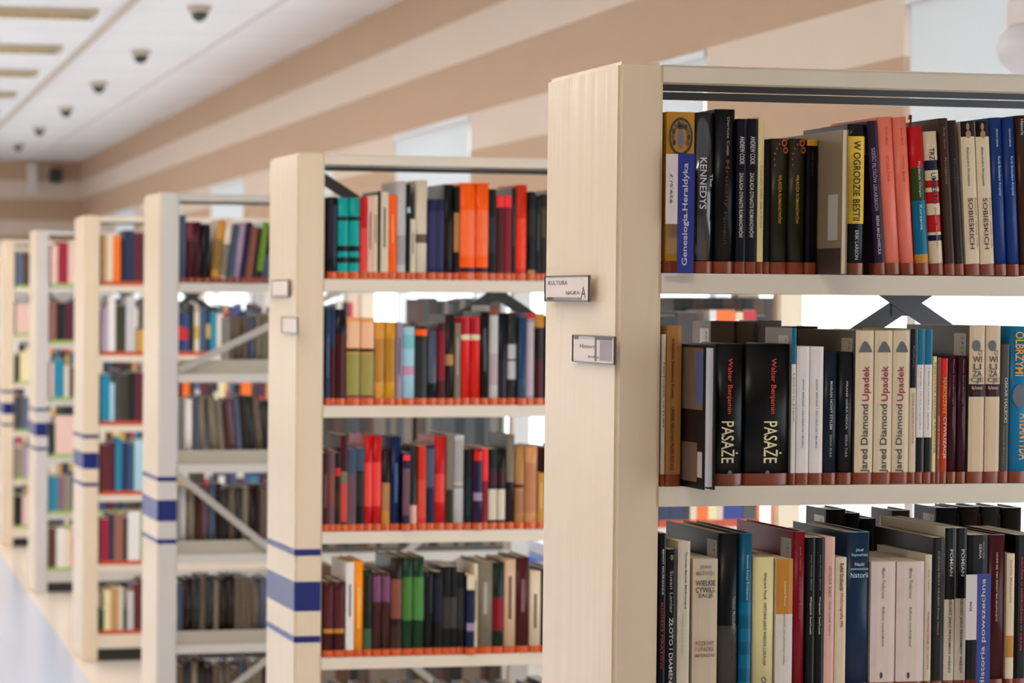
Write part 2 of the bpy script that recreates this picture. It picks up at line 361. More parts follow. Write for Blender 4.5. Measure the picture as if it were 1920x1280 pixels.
def bookcase(i):
    r = empty('bookcase', (RACK[i][0], RACK[i][1], 0), TH)
    tag(r, RLAB[i], 'bookcase', 'metal bookcases standing in a row')
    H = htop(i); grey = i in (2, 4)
    P, S = (PAINT_SHADED, SHELF_SHADED) if grey else (PAINT, SHELFM)
    for x0 in (0, POST+LEN):
        bm = bmesh.new()
        if x0 == 0: bx(bm, x0, x0+POST, 0, DEP, 0, H)
        else:
            bx(bm, x0, x0+POST, 0, .045, 0, H); bx(bm, x0, x0+POST, DEP-.045, DEP, 0, H)
            for q in (0.01, 1.0, H-.05): bx(bm, x0+.02, x0+POST-.02, .04, DEP-.04, q, q+.035)
        bmesh.ops.bevel(bm, geom=bm.edges[:], offset=.006, segments=3, affect='EDGES')
        o = mesh_obj('end_panel' if x0 == 0 else 'end_frame', bm, [P, PAINT], r)
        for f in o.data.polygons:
            if grey and f.normal.x < -.6: f.material_index = 1  # left faces keep the plain cream; only the shaded fronts are greyed
        if x0 == 0:
            for zc, h in ((1.065, .017), (.95, .077), (.838, .017)):
                bm = bmesh.new(); e_ = .0008
                bx(bm, -e_, .0002, .004, DEP-.002, zc-h/2, zc+h/2); bx(bm, .004, POST-.003, -e_, .0002, zc-h/2, zc+h/2)
                # rounded corner piece
                pr = [(-e_, .006), (.0012, .0012), (.006, -e_)]
                for (xa, ya), (xb, yb) in zip(pr, pr[1:]):
                    bm.faces.new([bm.verts.new(p) for p in ((xa, ya, zc-h/2), (xb, yb, zc-h/2), (xb, yb, zc+h/2), (xa, ya, zc+h/2))])
                t_ = mesh_obj('blue_band', bm, BLUE, o); t_['label'] = 'dark blue band around the post'
    x0, x1 = POST, POST+LEN
    bm = bmesh.new()
    bx(bm, x0, x1, .004, .0055, H-.0295, H-.0045); bx(bm, x0, x1, .002, DEP-.004, H-.0045, H-.003)
    mesh_obj('top_rail', bm, S, r)
    bm = bmesh.new(); bx(bm, x0, x1, DEP-.008, DEP-.004, H-.0295, H-.0165); bx(bm, x0, x1, DEP-.010, DEP-.006, H-.0150, H-.0046)
    mesh_obj('back_rail', bm, STRAP if i != 2 else mat('grey_rail', (140,134,126), .5), r)
    for k in range(6):
        z = shelf_z(k, i); bm = bmesh.new()
        h = .0306 if k else .066
        vs, fs = bx(bm, x0, x1, .003, DEP-.004, z-.004, z)
        bx(bm, x0, x1, .003, .006, z-h, z-.004); bx(bm, x0, x1, DEP-.007, DEP-.004, z-h, z-.004)
        bx(bm, x0, x1, .006, .018, z-h, z-h+.002)
        sh = mesh_obj('shelf', bm, S, r)
        if i == 2 and k < 5: box_obj('back_stop', (x0+.001, x1-.001, .014, .016, z, z+.052), mat('shaded_taupe_stop', (168,158,142), .5), sh)  # stop darker than its shelf: the shade on it is put into the colour
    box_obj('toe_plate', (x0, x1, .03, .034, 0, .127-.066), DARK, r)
    bm = bmesh.new()
    yb = DEP-.003 if i != 2 else .0185
    if i == 2:
        cx = .535
        strap(bm, x0, 1.46, x0+LEN, 1.46+.62*LEN*.78, -.003, .026, .002)
        strap(bm, x0, 1.08, x0+LEN, 1.08-.80*LEN, -.003, .026, .002)
        strap(bm, x0, .15, x0+LEN, .15+.74*LEN, -.006, .026, .002)
        brc = mesh_obj('cross_brace', bm, mat('brace_grey', (168,160,152), .4), r)
    else:
        cx, zc = on_front(i, *((1698, 568) if i == 0 else (931, 550) if i == 1 else (0, 0)), DEP) if i < 2 else (.58, 1.725)
        s = .62; up = H-.04-zc; dn = up
        strap(bm, max(x0+.004, cx-up/s), zc+min(up, (cx-x0-.004)*s), min(x1-.004, cx+dn/s), zc-min(dn, (x1-.004-cx)*s), DEP-.002, .031, .002)
        strap(bm, max(x0+.004, cx-dn/s), zc-min(dn, (cx-x0-.004)*s), min(x1-.004, cx+up/s), zc+min(up, (x1-.004-cx)*s), DEP+.001, .031, .002)
        bx(bm, cx-.026, cx+.026, DEP-.001, DEP+.0015, zc-.022, zc+.022)
        mesh_obj('cross_brace', bm, STRAP, r)
    return r
for i in range(7): bookcase(i)
#@@BOOKS
# ------------------------------------------------------------------ books
def cover_mesh(t, d, h, segs, hard, sides=None):
    """U-shaped cover: spine towards -y (bulging when hard), boards back to y=d; segs = [(fraction up to, material index)] from the bottom"""
    r = min(t*.30, .007) if hard else min(.0012, t*.15)
    th = .0022 if hard else .0006
    out = [(0, d), (0, r)]
    n = 7 if hard else 3
    for k in range(1, n):
        a = math.pi*k/n
        out.append((t/2 - t/2*math.cos(a), r - r*math.sin(a)))
    out += [(t, r), (t, d)]
    inn = [(t-th, d), (t-th, r+th), (th, r+th), (th, d)]
    ring = out + inn
    bm = bmesh.new()
    zs = [0] + [s[0]*h for s in segs]
    rows = [[bm.verts.new((x, y, z)) for x, y in ring] for z in zs]
    N = len(ring)
    for j in range(len(zs)-1):
        for k in range(N):
            f = bm.faces.new((rows[j][k], rows[j][(k+1) % N], rows[j+1][(k+1) % N], rows[j+1][k]))
            sidef = k == 0 or k == len(out)-2
            f.material_index = segs[j][1] if not (sidef and sides is not None) else sides
            if hard and 0 < k < len(out)-2: f.smooth = True
    no = len(out)
    def cap(row):
        a = row
        # spine fan strip between outer arc and inner line
        bm.faces.new((a[0], a[1], a[no+2], a[no+3]))
        bm.faces.new([a[k] for k in range(1, no-1)] + [a[no+1], a[no+2]])
        bm.faces.new((a[no-2], a[no-1], a[no], a[no+1]))
    cap(rows[0]); cap(rows[-1])
    return bm, out, r
def text_mesh(s):
    c = bpy.data.curves.new('t', 'FONT'); c.body = s; c.size = 1; c.resolution_u = 3; c.offset = .010
    o = bpy.data.objects.new('t', c); COL.objects.link(o)
    dg = bpy.context.evaluated_depsgraph_get(); dg.update()
    me = bpy.data.meshes.new_from_object(o.evaluated_get(dg))
    bpy.data.objects.remove(o); bpy.data.curves.remove(c)
    return me
TXT = {}
def lettering(s, length, thick, colour, direction, parent, x, z, y, name='title_lettering', depth=.0003):
    """lettering centred at x (across), z (height) on a plane facing -y; length along the reading direction"""
    if s not in TXT: TXT[s] = text_mesh(s)
    me = TXT[s].copy()
    xs = [v.co.x for v in me.vertices]; ys = [v.co.y for v in me.vertices]
    cx_, cy_ = (min(xs)+max(xs))/2, (min(ys)+max(ys))/2
    kx, ky = length/(max(xs)-min(xs)), thick/(max(ys)-min(ys))
    for v in me.vertices:
        a, b_ = (v.co.x-cx_)*kx, (v.co.y-cy_)*ky
        if direction == 'down': v.co = (x + b_, y, z - a)
        elif direction == 'up': v.co = (x - b_, y, z + a)
        else: v.co = (x + a, y, z + b_)
    me.materials.clear(); rgb = PAL[colour] if isinstance(colour, str) else colour
    me.materials.append(mat('lettering_' + (cname(colour).replace(' ', '_').replace('-', '_') if isinstance(colour, str) else 'colour'), rgb, .5))
    me.name = name
    return link(bpy.data.objects.new(name, me), parent)
def disc(name, x, z, y, rx, rz_, m_, parent, hole=0.0):
    bm = bmesh.new(); n = 28
    a = [bm.verts.new((x+rx*math.cos(2*math.pi*k/n), y, z+rz_*math.sin(2*math.pi*k/n))) for k in range(n)]
    if hole:
        b_ = [bm.verts.new((x+rx*hole*math.cos(2*math.pi*k/n), y, z+rz_*hole*math.sin(2*math.pi*k/n))) for k in range(n)]
        for k in range(n): bm.faces.new((a[k], a[(k+1) % n], b_[(k+1) % n], b_[k]))
    else: bm.faces.new(a)
    return mesh_obj(name, bm, m_, parent)
def spine_tape(out, m_, parent, h0, h1):
    e_ = .00035; cxm = sum(p[0] for p in out)/len(out)
    pts = []
    w = [p for p in out if p[1] <= .02]
    pts = [(out[0][0]-e_, .022)] + [((x-e_ if x < cxm-1e-6 and y_ > 1e-4 else x+e_ if x > cxm+1e-6 and y_ > 1e-4 else x), y_-e_) for x, y_ in out[1:-1]] + [(out[-1][0]+e_, .022)]
    bm = bmesh.new()
    lo = [bm.verts.new((x, y_, h0)) for x, y_ in pts]; hi = [bm.verts.new((x, y_, h1)) for x, y_ in pts]
    for k in range(len(pts)-1):
        f = bm.faces.new((lo[k], lo[k+1], hi[k+1], hi[k])); f.smooth = True
    return mesh_obj('spine_tape', bm, m_, parent)

def book(i, lx, z, t, h, d=.17, colour='black', bands=(), lean=0.0, hard=None, tape=None, label='', group=None, ly=.009,
         pages=None, barcode=False, side=None, cat='book', name='book', th_tape=.0185):
    """bands = [(z0 fraction, z1 fraction, colour)] painted on the spine"""
    if hard is None: hard = t > .022
    root = empty(name, l2w(i, lx, ly, z + .0003), 0)
    root.rotation_euler = (Matrix.Rotation(TH, 3, 'Z') @ Matrix.Rotation(-lean, 3, 'Y')).to_euler()
    tag(root, label, cat, group)
    mats_ = [cov(colour)]; segs = []
    cuts = sorted(set([0.0, 1.0] + [b_[0] for b_ in bands] + [b_[1] for b_ in bands]))
    for a, b_ in zip(cuts, cuts[1:]):
        mi = 0
        for z0, z1, c in bands:
            if z0 <= a + 1e-6 and b_ <= z1 + 1e-6:
                mm = cov(c)
                if mm not in mats_: mats_.append(mm)
                mi = mats_.index(mm)
        segs.append((b_, mi))
    bm, out, r = cover_mesh(t, d, h, segs, hard, len(mats_) if side else 0 if bands else None)
    if side: mats_.append(cov(side))
    mesh_obj('cover', bm, mats_, root)
    th = .0024 if hard else .0008
    pt = .003 if hard else .0004
    box_obj('page_block', (th, t-th, r+.004, d-(.004 if hard else .0003), pt, h-pt), PAGE if pages is None else pages, root)
    if tape is not None: spine_tape(out, tape, root, .0004, th_tape)
    if barcode:
        bc = box_obj('barcode_label', (-.0005, -.0001, .012, .050, h-.052, h-.012), LABELM, root)
        lettering('A B C D', .03, .006, 'darkgrey', 'down', bc, 0, 0, 0, 'barcode_print')
        pr = [c for c in bc.children][0]; pr.rotation_euler = (0, 0, -math.pi/2); pr.location = (-.0008, .022, h-.032)
    return root

def row_px(i, k, ybase, items, scale_ly=.009):
    """items in photograph pixels on shelf k of bookcase i: dict(x0,x1,top,...) -> books with metric sizes"""
    z = shelf_z(k, i); n = len(items); made = []
    for it in items:
        x0, _ = on_front(i, it['x0'], ybase, scale_ly); x1, _ = on_front(i, it['x1'], ybase, scale_ly)
        _, zt = on_front(i, (it['x0']+it['x1'])/2, it['top'], scale_ly)
        made.append((x0, max(.004, x1-x0-.0006), zt-z))
    return z, made

TX = lambda s, y0, y1, c='white', xc=.5, w=.34, d='down': ('t', s, y0, y1, c, xc, w, d)
R1A = [  # x0,x1,top,colour,lean px,options,label
 (1247.5,1300,210,(196,150,62),0,dict(bands=[(.12,.50,(196,160,116))], hard=False, art='emblem', d=.2), 'thick gold book with dark round emblem, leftmost on the top shelf behind the divider sign'),
 (1301,1338,211,(16,20,30),0,dict(hard=True, rough=.12, tx=[TX('KENNEDYS',296,392,'lightgrey',.42,.36), TX('The',326,350,'lightgrey',.85,.16)]), 'glossy black hardback titled Kennedys on the top shelf'),
 (1339.5,1378,205,(18,16,18),0,dict(hard=True, tx=[TX('Dariusz Czaja',220,292,'grey',.58,.16), TX('Mroczny',300,390,'brown',.55,.26), TX('Panteon',398,458,'olive',.5,.2)]), 'tallest black hardback with gold script at the left end of the top shelf'),
 (1379.5,1398,223,(24,24,40),0,dict(tx=[TX('ANDREW COOK',256,309,'lightgrey',.5,.5), TX('ZAGŁADA DYNASTII ROMANOWÓW',324,446,'lightgrey',.5,.5)]), 'blue-black paperback with white capitals, left one of an identical pair on the top shelf'),
 (1399,1418.5,223,(24,24,40),0,dict(tx=[TX('ANDREW COOK',256,309,'lightgrey',.5,.5), TX('ZAGŁADA DYNASTII ROMANOWÓW',324,446,'lightgrey',.5,.5)]), 'blue-black paperback with white capitals, right one of the pair, beside the thin pale book'),
 (1419.5,1431,219,'butter',0,dict(tx=[TX('STALIN JAKO WÓDZ ARMII W POLSCE',310,428,'taupe',.5,.45)]), 'thin pale yellow paperback between blue-black and olive books on the top shelf'),
 (1432,1443,262,'black',0,dict(), 'thin black book left of the two olive books on the top shelf'),
 (1444,1477,260,(58,56,38),0,dict(tx=[TX('WŁADZA ROMANOWÓW',328,420,'gold',.52,.22)], art='swirl', barcode=False), 'dark olive book with gold title, left one of the two olive books'),
 (1478,1510,260,(58,56,38),0,dict(tx=[TX('WŁADZA ROMANOWÓW',328,420,'gold',.5,.22)], art='swirl'), 'dark olive book with gold title, right one of the two olive books'),
 (1510.5,1531,262,'black',0,dict(bands=[(.955,1,'gold')], tx=[TX('Jean Carrère',286,330,'brown',.5,.2)]), 'narrow black book with a yellow top edge beside the olive pair'),
 (1576,1588,243,(150,136,110),0,dict(hard=False, ly=-.070, d=.27, fore=True, t_add=.0), 'tall grey-brown book pulled forward with its page edges showing, middle of the top shelf'),
 (1589,1622,233,'black',0,dict(hard=True, bands=[(.34,.92,'yellow')], barcode=True, tx=[TX('W OGRODZIE BESTII',264,414,'black',.46,.42), TX('ERIK LARSON',432,487,'lightgrey',.5,.2)], spinetop=255), 'black hardback with yellow panel reading W ogrodzie bestii'),
 (1642,1661,227,'purple',16,dict(barcode=True, tx=[TX('SZEŚĆ FILTRÓW LEKARSKICH',278,395,'lilac',.5,.5), TX('IRENA MAZOWIECKA',405,478,'lightgrey',.5,.3)]), 'dark purple paperback leaning left of the salmon pair'),
 (1662,1691,220,'salmon',16,dict(hard=True, tx=[TX('Sándor Márai',240,272,'redorange',.5,.14), TX('SZTUKA ŻYCIA',293,342,'redorange',.5,.2)]), 'salmon pink hardback, left one of the salmon pair on the top shelf'),
 (1692,1718,220,'salmon',16,dict(hard=True, tx=[TX('Sándor Márai',240,272,'redorange',.5,.14), TX('Sztuka życia',293,342,'redorange',.5,.2)]), 'salmon pink hardback, right one of the salmon pair on the top shelf'),
 (1720,1746,237,'red',14,dict(hard=True, bands=[(.0,.14,'ochre'), (.14,.50,'teal'), (.50,.72,(70,92,48))], tx=[TX('Fryderyk Chopin',304,370,'lightgrey',.5,.22), TX('Korzenie',385,432,'skyblue',.5,.22)], ribbon=True), 'book with red, green and teal bands and a red ribbon on top'),
 (1747.5,1773,247,'cream',14,dict(bands=[(.30,.42,'red'), (.50,.66,'red'), (.66,.73,'cream'), (.73,.80,'navy'), (.24,.28,'navy'), (.58,.61,'cream')], tx=[TX('TRZECI',278,318,'black',.45,.4), TX('UMBERTO',325,383,'black',.5,.4), TX('Janusz Majewski',390,466,'grey',.5,.2)]), 'cream book with scattered red and navy flag pieces, top shelf'),
 (1775,1792,222,'brown',15,dict(tx=[TX('Rosja carów',240,280,'taupe',.5,.2), TX('Rosjanie',296,346,'taupe',.5,.25)]), 'brown book directly right of the cream flag-patterned book'),
 (1793,1809,226,'darkbrown',16,dict(tx=[TX('Rosja',298,346,'brown',.5,.25)]), 'darker brown book second right of the cream flag-patterned book'),
 (1813,1839,228,'cream',12,dict(hard=False, bands=[(.90,1,'black')], portrait=True, tx=[TX('Aleksandra Skrzypietz',276,350,'darkgrey',.42,.2), TX('SOBIESKICH',372,468,'wine',.48,.34), TX('Rozkwit i upadek rodu',372,466,'rosebrown',.85,.16)]), 'cream Sobieskich book with a little portrait at the top, left one of two'),
 (1840.5,1866,228,'cream',12,dict(hard=False, bands=[(.90,1,'black')], portrait=True, tx=[TX('Aleksandra Skrzypietz',276,350,'darkgrey',.42,.2), TX('SOBIESKICH',372,468,'wine',.48,.34), TX('Rozkwit i upadek rodu',372,466,'rosebrown',.85,.16)]), 'cream Sobieskich book with a little portrait at the top, right one of two'),
 (1868,1891,221,'blue',11,dict(hard=True, tx=[TX('Gerard Labuda',242,276,'lightgrey',.5,.16), TX('Król Bolesław Krzywy',294,368,'skyblue',.55,.26)]), 'blue hardback with pale gothic title, left one of two near the right edge'),
 (1892,1915,221,'blue',11,dict(hard=True, tx=[TX('Gerard Labuda',242,276,'lightgrey',.5,.16), TX('Król Bolesław Krzywy',294,368,'skyblue',.55,.26)]), 'blue hardback with pale gothic title, right one of two near the right edge'),
 (1916,1944,217,'brown',10,dict(hard=True, barcode=False, tx=[TX('Historia',224,254,'lightgrey',.35,.2)]), 'brown hardback cut by the right edge of the photo, top shelf'),
]
R1B = [
 (1238.5,1246.5,627,'ivory',0,dict(tx=[TX('HISTORIA SZTUKI',680,800,'darkgrey',.5,.3)]), 'very thin off-white book against the left post, middle shelf'),
 (1247.5,1276,610,(178,134,80),0,dict(hard=False, tx=[TX('Arkadiusz Stasiewicz Koniec',634,748,'maroon',.42,.2), TX('UPADEK NIECH NAS PRZEBUDZI 2012',764,882,'maroon',.42,.22)]), 'tan paperback with maroon lettering at the left of the middle shelf'),
 (1318,1341,648,(36,30,30),0,dict(ly=-.068, d=.215, fore=True, hard=True, cover_art=True), 'picture-covered book pulled forward with white page edges showing, middle shelf'),
 (1342.5,1394,645,'black',0,dict(hard=True, tx=[TX('Walter Benjamin',672,776,'redorange',.45,.22), TX('PASAŻE',790,868,'butter',.48,.62)], dot=886), 'thick black book reading Pasaże with red author name, left one of two'),
 (1396,1481,645,'black',0,dict(hard=True, tx=[TX('Walter Benjamin',672,776,'redorange',.60,.14), TX('PASAŻE',790,868,'butter',.61,.40)], dot=886), 'thickest black book reading Pasaże with red author name, right one of two'),
 (1482,1491,615,(226,222,214),0,dict(d=.10, side=(150,146,140), bands=[(.77,1,'teal')], barcode=True, tx=[TX('Historia Danii',700,790,'steel',.5,.3)]), 'thin tall white book with a teal top right of the thick black pair'),
 (1492,1516,650,'white',0,dict(tx=[TX('ANNA BERGER • SZCZĘŚCIE I BRZEG',710,840,'slate',.5,.2)]), 'white paperback with blue-grey lettering, left one of two on the middle shelf'),
 (1517,1542,650,'white',0,dict(tx=[TX('ANNA BERGER • SZCZĘŚCIE I BRZEG',710,840,'slate',.5,.2)]), 'white paperback with blue-grey lettering, right one of two on the middle shelf'),
 (1543,1570,660,(34,48,66),0,dict(hard=True, tx=[TX('MARIAN NOWY STYLEM',715,805,'lightgrey',.5,.18), TX('SERIA DAR',815,858,'grey',.5,.16)]), 'dark blue glossy hardback right of the two white paperbacks'),
 (1571,1600,660,(22,26,34),0,dict(hard=True, tx=[TX('PISANE GÓRĄ NOCĄ',715,805,'lightgrey',.5,.18), TX('SERIA DAR',815,858,'grey',.5,.16)]), 'black glossy hardback just left of the three Jared Diamond books'),
 (1601.5,1636,620,'cream',0,dict(side=(124,116,102), hard=False, d=.21, barcode=True, tx=[TX('Jared Diamond',758,886,'darkgrey',.58,.5,'up'), TX('Upadek',686,752,'crimson',.62,.5,'up')], pyramid=652), 'cream Jared Diamond Upadek book, leftmost of three'),
 (1637.5,1671,620,'cream',0,dict(hard=False, d=.21, tx=[TX('Jared Diamond',758,886,'darkgrey',.58,.5,'up'), TX('Upadek',686,752,'crimson',.62,.5,'up')], pyramid=652), 'cream Jared Diamond Upadek book, middle of three'),
 (1672,1703,620,'cream',0,dict(hard=False, d=.21, tx=[TX('Jared Diamond',758,886,'darkgrey',.45,.5,'up'), TX('Upadek',686,752,'crimson',.5,.5,'up')], pyramid=652), 'cream Jared Diamond Upadek book, rightmost of three'),
 (1704,1716,617,'cream',0,dict(bands=[(.62,1,'ink')], tx=[TX('Kultura',648,690,'slate',.5,.3), TX('TEORIA KONSTRUKTYWNA',736,832,'taupe',.5,.35)]), 'thin book navy above and cream below right of the Diamond books'),
 (1717,1730,617,'white',0,dict(bands=[(0,.30,'black'), (.77,1,'teal')], tx=[TX('I Szkoła i nauka o upadku',690,805,'graybrown',.5,.2)]), 'teal, white and black banded paperback, left one of two'),
 (1731,1746,617,'white',0,dict(bands=[(0,.30,'black'), (.77,1,'teal')], tx=[TX('I Szkoła i nauka o upadku',690,805,'graybrown',.5,.2)]), 'teal, white and black banded paperback, right one of two'),
 (1747,1754,668,'butter',0,dict(tx=[TX('PIERWSZE DŁUGIE TRADYCJE',680,850,'olive',.5,.5)]), 'thin pale yellow book with green lettering on the middle shelf'),
 (1754.5,1762,670,'rosebrown',0,dict(tx=[TX('GINĄCE CYWILIZACJE',780,860,'pink',.5,.5)]), 'very thin reddish brown book left of the red-orange spine'),
 (1762.5,1775,672,'scarlet',0,dict(bands=[(.0,.88,(200,76,26))], tx=[TX('CYWILIZACJE',782,860,'cream',.55,.55), TX('NARODZINY',708,776,'amber',.5,.5)]), 'narrow red-orange book reading Cywilizacje on the middle shelf'),
 (1776,1794,667,'wine',0,dict(hard=True, tx=[TX('Miasta Starożytnego Wschodu',674,802,'mauve',.5,.24)]), 'wine red book, left one of two on the middle shelf'),
 (1794.5,1812,667,'wine',0,dict(hard=True, tx=[TX('Miasta Starożytnego Wschodu',674,802,'mauve',.5,.24)]), 'wine red book, right one of two on the middle shelf'),
 (1814.5,1844,611,(222,200,172),0,dict(side=(112,106,94), hard=False, d=.21, barcode=True, tx=[TX('CY',656,666,'darkgrey',.7,.3,'h'), TX('WI',668,680,'darkgrey',.5,.6,'h'), TX('LI',682,693,'darkgrey',.5,.5,'h'), TX('ZA',695,706,'darkgrey',.5,.6,'h'), TX('CJE',708,719,'darkgrey',.5,.8,'h'), TX('Filip Fernández',724,732,'pink',.5,.7,'h')], bands=[(.55,.63,'wine')], globe=648), 'cream book reading Cywilizacje with wine red box, left one of two'),
 (1845.5,1873,611,(222,200,172),0,dict(hard=False, d=.21, tx=[TX('CY',656,666,'darkgrey',.7,.3,'h'), TX('WI',668,680,'darkgrey',.5,.6,'h'), TX('LI',682,693,'darkgrey',.5,.5,'h'), TX('ZA',695,706,'darkgrey',.5,.6,'h'), TX('CJE',708,719,'darkgrey',.5,.8,'h'), TX('Filip Fernández',724,732,'pink',.5,.7,'h')], bands=[(.55,.63,'wine')], globe=648), 'cream book reading Cywilizacje with wine red box, right one of two'),
 (1874,1890,645,(96,92,80),0,dict(tx=[TX('OSKAR HALECKI',708,792,'lightgrey',.6,.34), TX('Historia Europy',800,870,'taupe',.4,.2)]), 'grey-olive book with white lettering left of the bright blue one'),
 (1892,1932,612,(40,140,180),0,dict(hard=True, tx=[TX('OLBRZYMI',622,705,'amber',.4,.4), TX('ATLANTYDA',775,862,'amber',.7,.5)], globe2=742), 'bright blue hardback with orange letters at the right edge of the middle shelf'),
 (1933,1952,630,'maroon',0,dict(hard=True), 'maroon book just past the bright blue one on the middle shelf'),
]
